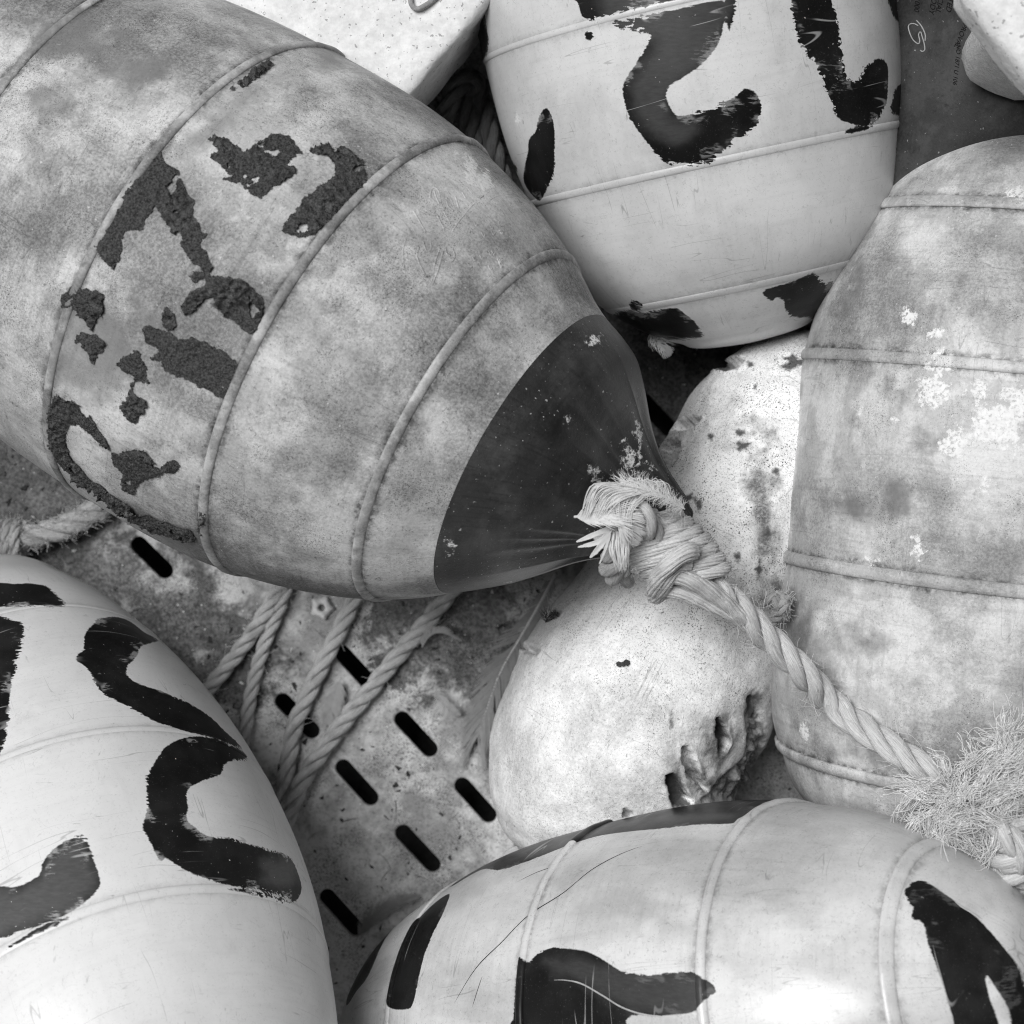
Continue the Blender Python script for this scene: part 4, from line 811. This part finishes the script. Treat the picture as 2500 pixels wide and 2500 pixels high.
for i in range(130): fibre(W(rng.normal(2390, 60), rng.normal(1985, 50), rng.uniform(.22, .24)), np.array([rng.normal(), rng.normal(), .1]), rng.uniform(.010, .026), 1.2, .00016)
V, F = join(parts); mobj('loose_fibres', V, F, MAT['fibre'], tT, kind='stuff')
for k, (pp, rr_) in enumerate(([[(2425, 2060, .214), (2450, 2035, .222), (2480, 2020, .224), (2530, 2010, .22)], .0058], [[(2415, 2095, .210), (2445, 2080, .221), (2480, 2066, .223), (2540, 2050, .218)], .0062], [[(2420, 2122, .204), (2450, 2118, .218), (2485, 2105, .221), (2540, 2090, .215)], .0060],
                                [[(2405, 2140, .196), (2440, 2150, .208), (2480, 2142, .212), (2540, 2125, .21)], .0058], [[(2390, 2040, .205), (2410, 2080, .212), (2430, 2120, .206), (2455, 2165, .198), (2500, 2175, .20)], .0052], [[(2400, 1990, .215), (2430, 2010, .224), (2470, 2060, .227), (2495, 2110, .222), (2520, 2150, .215)], .0050])):
    rope_parts(pxpath(pp)+np.array([0, 0, .010]), rr_, MAT['rope'], tT, nm='bundle_strand', lay=3.2)

# ------------------------------------------------------------------ feathers
def feather(label, path, width, mat, n=120, name='feather', ang=(55, 30), curl=.3, lift=.25, gap=.12, wfun=None, quill=.00035, bw=.00042, sides=(1, -1), wob=.15, up=(0, 0, 1), plume=0.0, qmat=None):
    P, L = spline(np.asarray(path), 60); t_ = thing(name, label, 'feather', (P[0][0], P[0][1], 0)); Tn = np.gradient(P, axis=0); Tn /= np.linalg.norm(Tn, axis=1)[:, None]
    up = np.array(up, float); parts = []
    for sd in sides:
        cl = 0; i = 0
        while i < n:
            f = .04+.95*i/n; j = int(f*59); T0 = Tn[j]; S0 = np.cross(up, T0); S0 /= np.linalg.norm(S0); U0 = np.cross(T0, S0)
            if rng.uniform() < gap*.25: cl = rng.normal(0, .35)
            cl *= .93
            wd = width*(wfun(f) if wfun else math.sin(math.pi*min(1, .06+f*.96)**.75)**.6)
            a0 = R(ang[0]+(ang[1]-ang[0])*f)+cl*.4+rng.normal(0, wob*.35); pts = []
            ds = plume*rng.normal(0, 1)
            for k in np.linspace(0, 1, 7):
                aa = a0-curl*k*.8+ds*k
                pts.append(P[j]+T0*math.cos(aa)*wd*k+S0*sd*math.sin(aa)*wd*k+U0*(lift*wd*(k-.9*k*k)+.12*cl*wd*k+rng.normal(0, .004)*wd+.0002*(i % 3)))
            pts = np.array(pts); d = np.gradient(pts, axis=0); d /= np.linalg.norm(d, axis=1)[:, None]+1e-9; sdv = np.cross(U0, d); ww = bw*np.array([1, 1, .95, .85, .7, .5, .15])[:, None]*.5
            V = np.concatenate([pts-sdv*ww, pts+sdv*ww]); F = [[k, k+1, k+8, k+7] for k in range(6)]; parts.append((V, F)); i += 1
    V, F = join(parts); mobj('vane', V, F, mat, t_)
    V, F = tube(P, np.linspace(quill, quill*.25, 60), 6); mobj('quill', V, F, MAT[qmat] if qmat else mat, t_); return t_
zs = lambda px, py, z: W(px, py, z)
feather('small white curled feather in the dark gap below the S buoy', [zs(1588, 812, .088), zs(1612, 838, .092), zs(1634, 866, .086)], .0074, MAT['fw'], 70, bw=.0003, wob=.5, gap=.5, lift=.5, sides=(1, -1), curl=.6)
feather('big dull grey feather with thick quill lying beside the foam float', [zs(1358, 1400, .045), zs(1320, 1470, .038), zs(1268, 1560, .026), zs(1222, 1640, .014), zs(1185, 1740, .008), zs(1165, 1800, .006)], .021, MAT['fg'], 240, ang=(42, 24), bw=.0006, quill=.0011, curl=.15, lift=.12, wob=.1, gap=.4, wfun=lambda f: .25+.75*sstep(f, .05, .6) if f < .7 else 1.0, qmat='fq')
feather('small pale curled feather on dark dirt under the big buoy', [zs(1030, 1580, .008), zs(1050, 1553, .012), zs(1080, 1545, .014), zs(1128, 1566, .008)], .0050, MAT['fp'], 110, bw=.0004, sides=(1,), curl=.2, lift=.3, wob=.1)
feather('pale see-through feather lying between the two converging ropes', [zs(830, 1660, .006), zs(815, 1710, .006), zs(800, 1770, .005)], .0095, MAT['fp'], 120, bw=.00038, wob=.25, gap=.5, lift=.15)
feather('small drab feather beside the drain slot at the crate floor edge', [zs(872, 2288, .003), zs(910, 2240, .006), zs(960, 2205, .008), zs(1030, 2185, .006)], .0085, MAT['fb'], 110, bw=.0004, wob=.35, gap=.8, lift=.2, ang=(35, 30))
feather('pale downy feather tip beside the big grey feather', [zs(1063, 1680, .005), zs(1090, 1725, .008), zs(1125, 1745, .006)], .0060, MAT['fp'], 70, bw=.00025, wob=.6, gap=.8)
feather('dark wispy feather tuft caught on the foam float edge', [Fb.surf(1335, 1520, .0006), Fb.surf(1352, 1507, .002), Fb.surf(1372, 1500, .002)], .0062, MAT['fd'], 40, bw=.0003, wob=.8, plume=.4, lift=.4, sides=(-1, 1))
KF = .208
feather('white downy feather arched over the rope eye', [zs(1672, 1243, .2125+U), zs(1625, 1215, .2165+U), zs(1570, 1192, .218+U), zs(1525, 1186, .216+U)], .0078, MAT['fw'], 190, bw=.00016, wob=.7, gap=.7, lift=.25, ang=(60, 38), plume=.5, wfun=lambda f: .45+.55*f)
def fan(label, groups, mat, quill=None, name='feather'):
    parts = []
    for (r0, r1), (m0, m1), (t0, t1), n, w, z in groups:
        for k in range(n):
            f = (k+rng.uniform(-.6, .6))/n; L_ = lambda a, b, j: np.array([a[0]+(b[0]-a[0])*f+rng.normal(0, j), a[1]+(b[1]-a[1])*f+rng.normal(0, j)])
            a, b, c = L_(r0, r1, 2), L_(m0, m1, 3), L_(t0, t1, 4)
            Q, _ = spline([W(*a, z+rng.normal(0, .0006)), W(*b, z+.003+rng.normal(0, .001)), W(*c, z-.001+rng.normal(0, .001))], 14)
            d = np.gradient(Q, axis=0); d /= np.linalg.norm(d, axis=1)[:, None]; sv = np.cross([0, 0, 1.], d); ww = (w*rng.uniform(.6, 1.3)*np.sin(np.linspace(.35, 3.05, 14))**.7)[:, None]*.5
            parts.append((np.concatenate([Q-sv*ww, Q+sv*ww]), [[q, q+1, q+15, q+14] for q in range(13)]))
    t_ = thing(name, label, 'feather', (*parts[0][0][0][:2], 0)); V, F = join(parts); mobj('vane', V, F, mat, t_)
    if quill is not None:
        V, F = tube(spline(pxpath(quill), 40)[0], np.linspace(.0003, .00012, 40), 6); mobj('quill', V, F, mat, t_)
    return t_
fan('white feather with long strands swept back from the knot in an arch', [(((1505, 1180), (1590, 1200)), ((1448, 1190), (1515, 1222)), ((1421, 1264), (1478, 1262)), 60, .0004, .236), (((1515, 1178), (1592, 1202)), ((1500, 1222), (1548, 1248)), ((1508, 1292), (1542, 1322)), 44, .00035, .234), (((1560, 1195), (1640, 1222)), ((1545, 1168), (1628, 1178)), ((1515, 1182), (1598, 1196)), 26, .00025, .233)], MAT['fw'], [(1610, 1212, .235), (1560, 1192, .238), (1510, 1182, .238)])
feather('white feather with bright quill pointing left from the knot', [zs(1402, 1262, .213+U), zs(1440, 1258, .216+U), zs(1490, 1255, .218+U), zs(1528, 1285, .216+U), zs(1540, 1330, .210+U)], .0100, MAT['fw'], 150, bw=.0004, wob=.3, gap=.5, lift=.2, ang=(40, 42), wfun=lambda f: .25+.9*math.sin(math.pi*min(1, f*.9+.1)), quill=.0006)
fan('white feather strands hanging down beside the knot wraps', [(((1490, 1296), (1532, 1300)), ((1486, 1345), (1534, 1348)), ((1508, 1388), (1526, 1396)), 40, .00045, .229)], MAT['fw'], [(1512, 1290, .230), (1510, 1340, .231), (1516, 1385, .226)])
for (a, b, c, w, lb) in (((1492, 1292), (1455, 1305), (1406, 1323), .0030, 'broad leaf-like feather tip nearest the bright quill'), ((1494, 1296), (1460, 1322), (1410, 1336), .0026, 'leaf-like feather tip just below the broad one'), ((1492, 1298), (1468, 1330), (1440, 1362), .0030, 'drooping leaf-like feather tip with a split end'), ((1490, 1300), (1480, 1335), (1463, 1378), .0012, 'slender needle-like feather tip hanging next to the drooping one')):
    feather(lb, [zs(*a, .213+U), zs(*b, .215+U), zs(*c, .212+U)], w, MAT['fw'], 60, bw=.0006, wob=.05, gap=.1, ang=(40, 25), lift=.1)['group'] = 'split feather tips at the knot'

# ------------------------------------------------------------------ scraps and grit on the crate floor
P = W(785, 1484, .004); a = np.linspace(0, 6.283, 40, endpoint=False); ro = (25+7*np.maximum(0, np.cos(a*5+.4)))*MP(0)
ri = 8*MP(0); rows = [(ri, .0005), (ri*1.1, .004), (ri*1.7, .0048), (None, .0036), (None, .0002)]
V = []
for k, (r_, z) in enumerate(rows):
    rr_ = (ro*(.86 if k == 3 else 1.0) if r_ is None else np.full(40, r_)); V.append(np.column_stack([P[0]+rr_*np.cos(a), P[1]+rr_*np.sin(a), np.full(40, z)+.0005*np.sin(a*3)]))
tag(mobj('plastic_scrap', np.concatenate(V), grid_faces(5, 40), MAT['dbw'], None, loc=(P[0], P[1], 0)), 'pale star-shaped plastic scrap with a hole beside the ropes', 'scrap')
P = Fb.surf(1522, 1620, .0004); parts = []
for dx, dy, r_ in ((-9, 2, 7), (0, 2, 6), (9, -2, 8)):
    q_ = [(1522+dx+r_*math.cos(t+.4), 1620+dy+r_*math.sin(t+.4)) for t in np.linspace(0, 6.283, 6, endpoint=False)]
    top = np.array([Fb.surf(*p, .0014) for p in q_]); bot = np.array([Fb.surf(*p, -.0004) for p in q_]); parts.append((np.concatenate([top, bot]), [list(range(6))]+[[i, (i+1) % 6, 6+(i+1) % 6, 6+i] for i in range(6)]))
V, F = join(parts); tag(mobj('paint_chip', V, F, MAT['dbl'], None, smooth=False, loc=(P[0], P[1], 0)), 'small dark paint chip lying on the chalky foam float', 'chip')
def grit(name, label, spots, mat, hmax=.5):
    parts = []
    for (x, y, z, r_, el) in spots:
        k = rng.integers(4, 7); an = np.sort(rng.uniform(0, 6.283, k)); ro_ = rng.uniform(0, 6.283); c_, s_ = math.cos(ro_), math.sin(ro_)
        q_ = np.stack([r_*el*np.cos(an), r_/el*np.sin(an)], 1)*rng.uniform(.7, 1.2, (k, 1)); q_ = q_@np.array([[c_, s_], [-s_, c_]])
        V = np.concatenate([np.column_stack([x+q_[:, 0], y+q_[:, 1], np.full(k, z-.0002)]), np.column_stack([x+q_[:, 0]*.7, y+q_[:, 1]*.7, np.full(k, z+r_*hmax*rng.uniform(.3, 1))])])
        parts.append((V, [list(range(k, 2*k))]+[[i, (i+1) % k, k+(i+1) % k, k+i] for i in range(k)]))
    V, F = join(parts); o = mobj(name, V, F, mat, None, smooth=False, kind='stuff'); o['label'] = label; o['category'] = 'grit'; return o
def in_slot(x, y):
    for x0, y0, x1, y1 in slots:
        a, b = W(x0, y0, 0)[:2], W(x1, y1, 0)[:2]; e = b-a; t = np.clip(((x-a[0])*e[0]+(y-a[1])*e[1])/(e@e), 0, 1)
        if math.hypot(x-a[0]-t*e[0], y-a[1]-t*e[1]) < .0052: return True
    return False
def scatter(n, lo, hi, region=(-.27, .27, -.27, .27), p=2.5):
    out = []
    while len(out) < n:
        x, y = rng.uniform(region[0], region[1]), rng.uniform(region[2], region[3])
        if in_slot(x, y): continue
        out.append((x, y, 0.0002, lo+(hi-lo)*rng.uniform()**p, rng.uniform(1, 1.6)))
    return out
grit('dark_grit', 'scattered dark grit on the crate floor', scatter(3600, .0002, .0020, p=3), MAT['dbl'], .4)
grit('pale_grit', 'scattered pale shell chips on the crate floor', scatter(1100, .0002, .0014, p=3), MAT['dbw'], .4)
parts = []
for x, y, z, _, _ in scatter(420, 1, 1):
    a = rng.uniform(0, 6.283); l = rng.uniform(.003, .011); b = rng.normal(0, .6)
    parts.append(tube(np.array([[x+l*t*math.cos(a+b*t), y+l*t*math.sin(a+b*t), .0004+.0006*math.sin(t*3)] for t in np.linspace(0, 1, 6)]), rng.uniform(.00008, .00018), 3, False))
V, F = join(parts); o = mobj('stray_fibres', V, F, MAT['fb'], None, kind='stuff'); o['label'] = 'stray hairs and straw bits on the crate floor'; o['category'] = 'fibres'
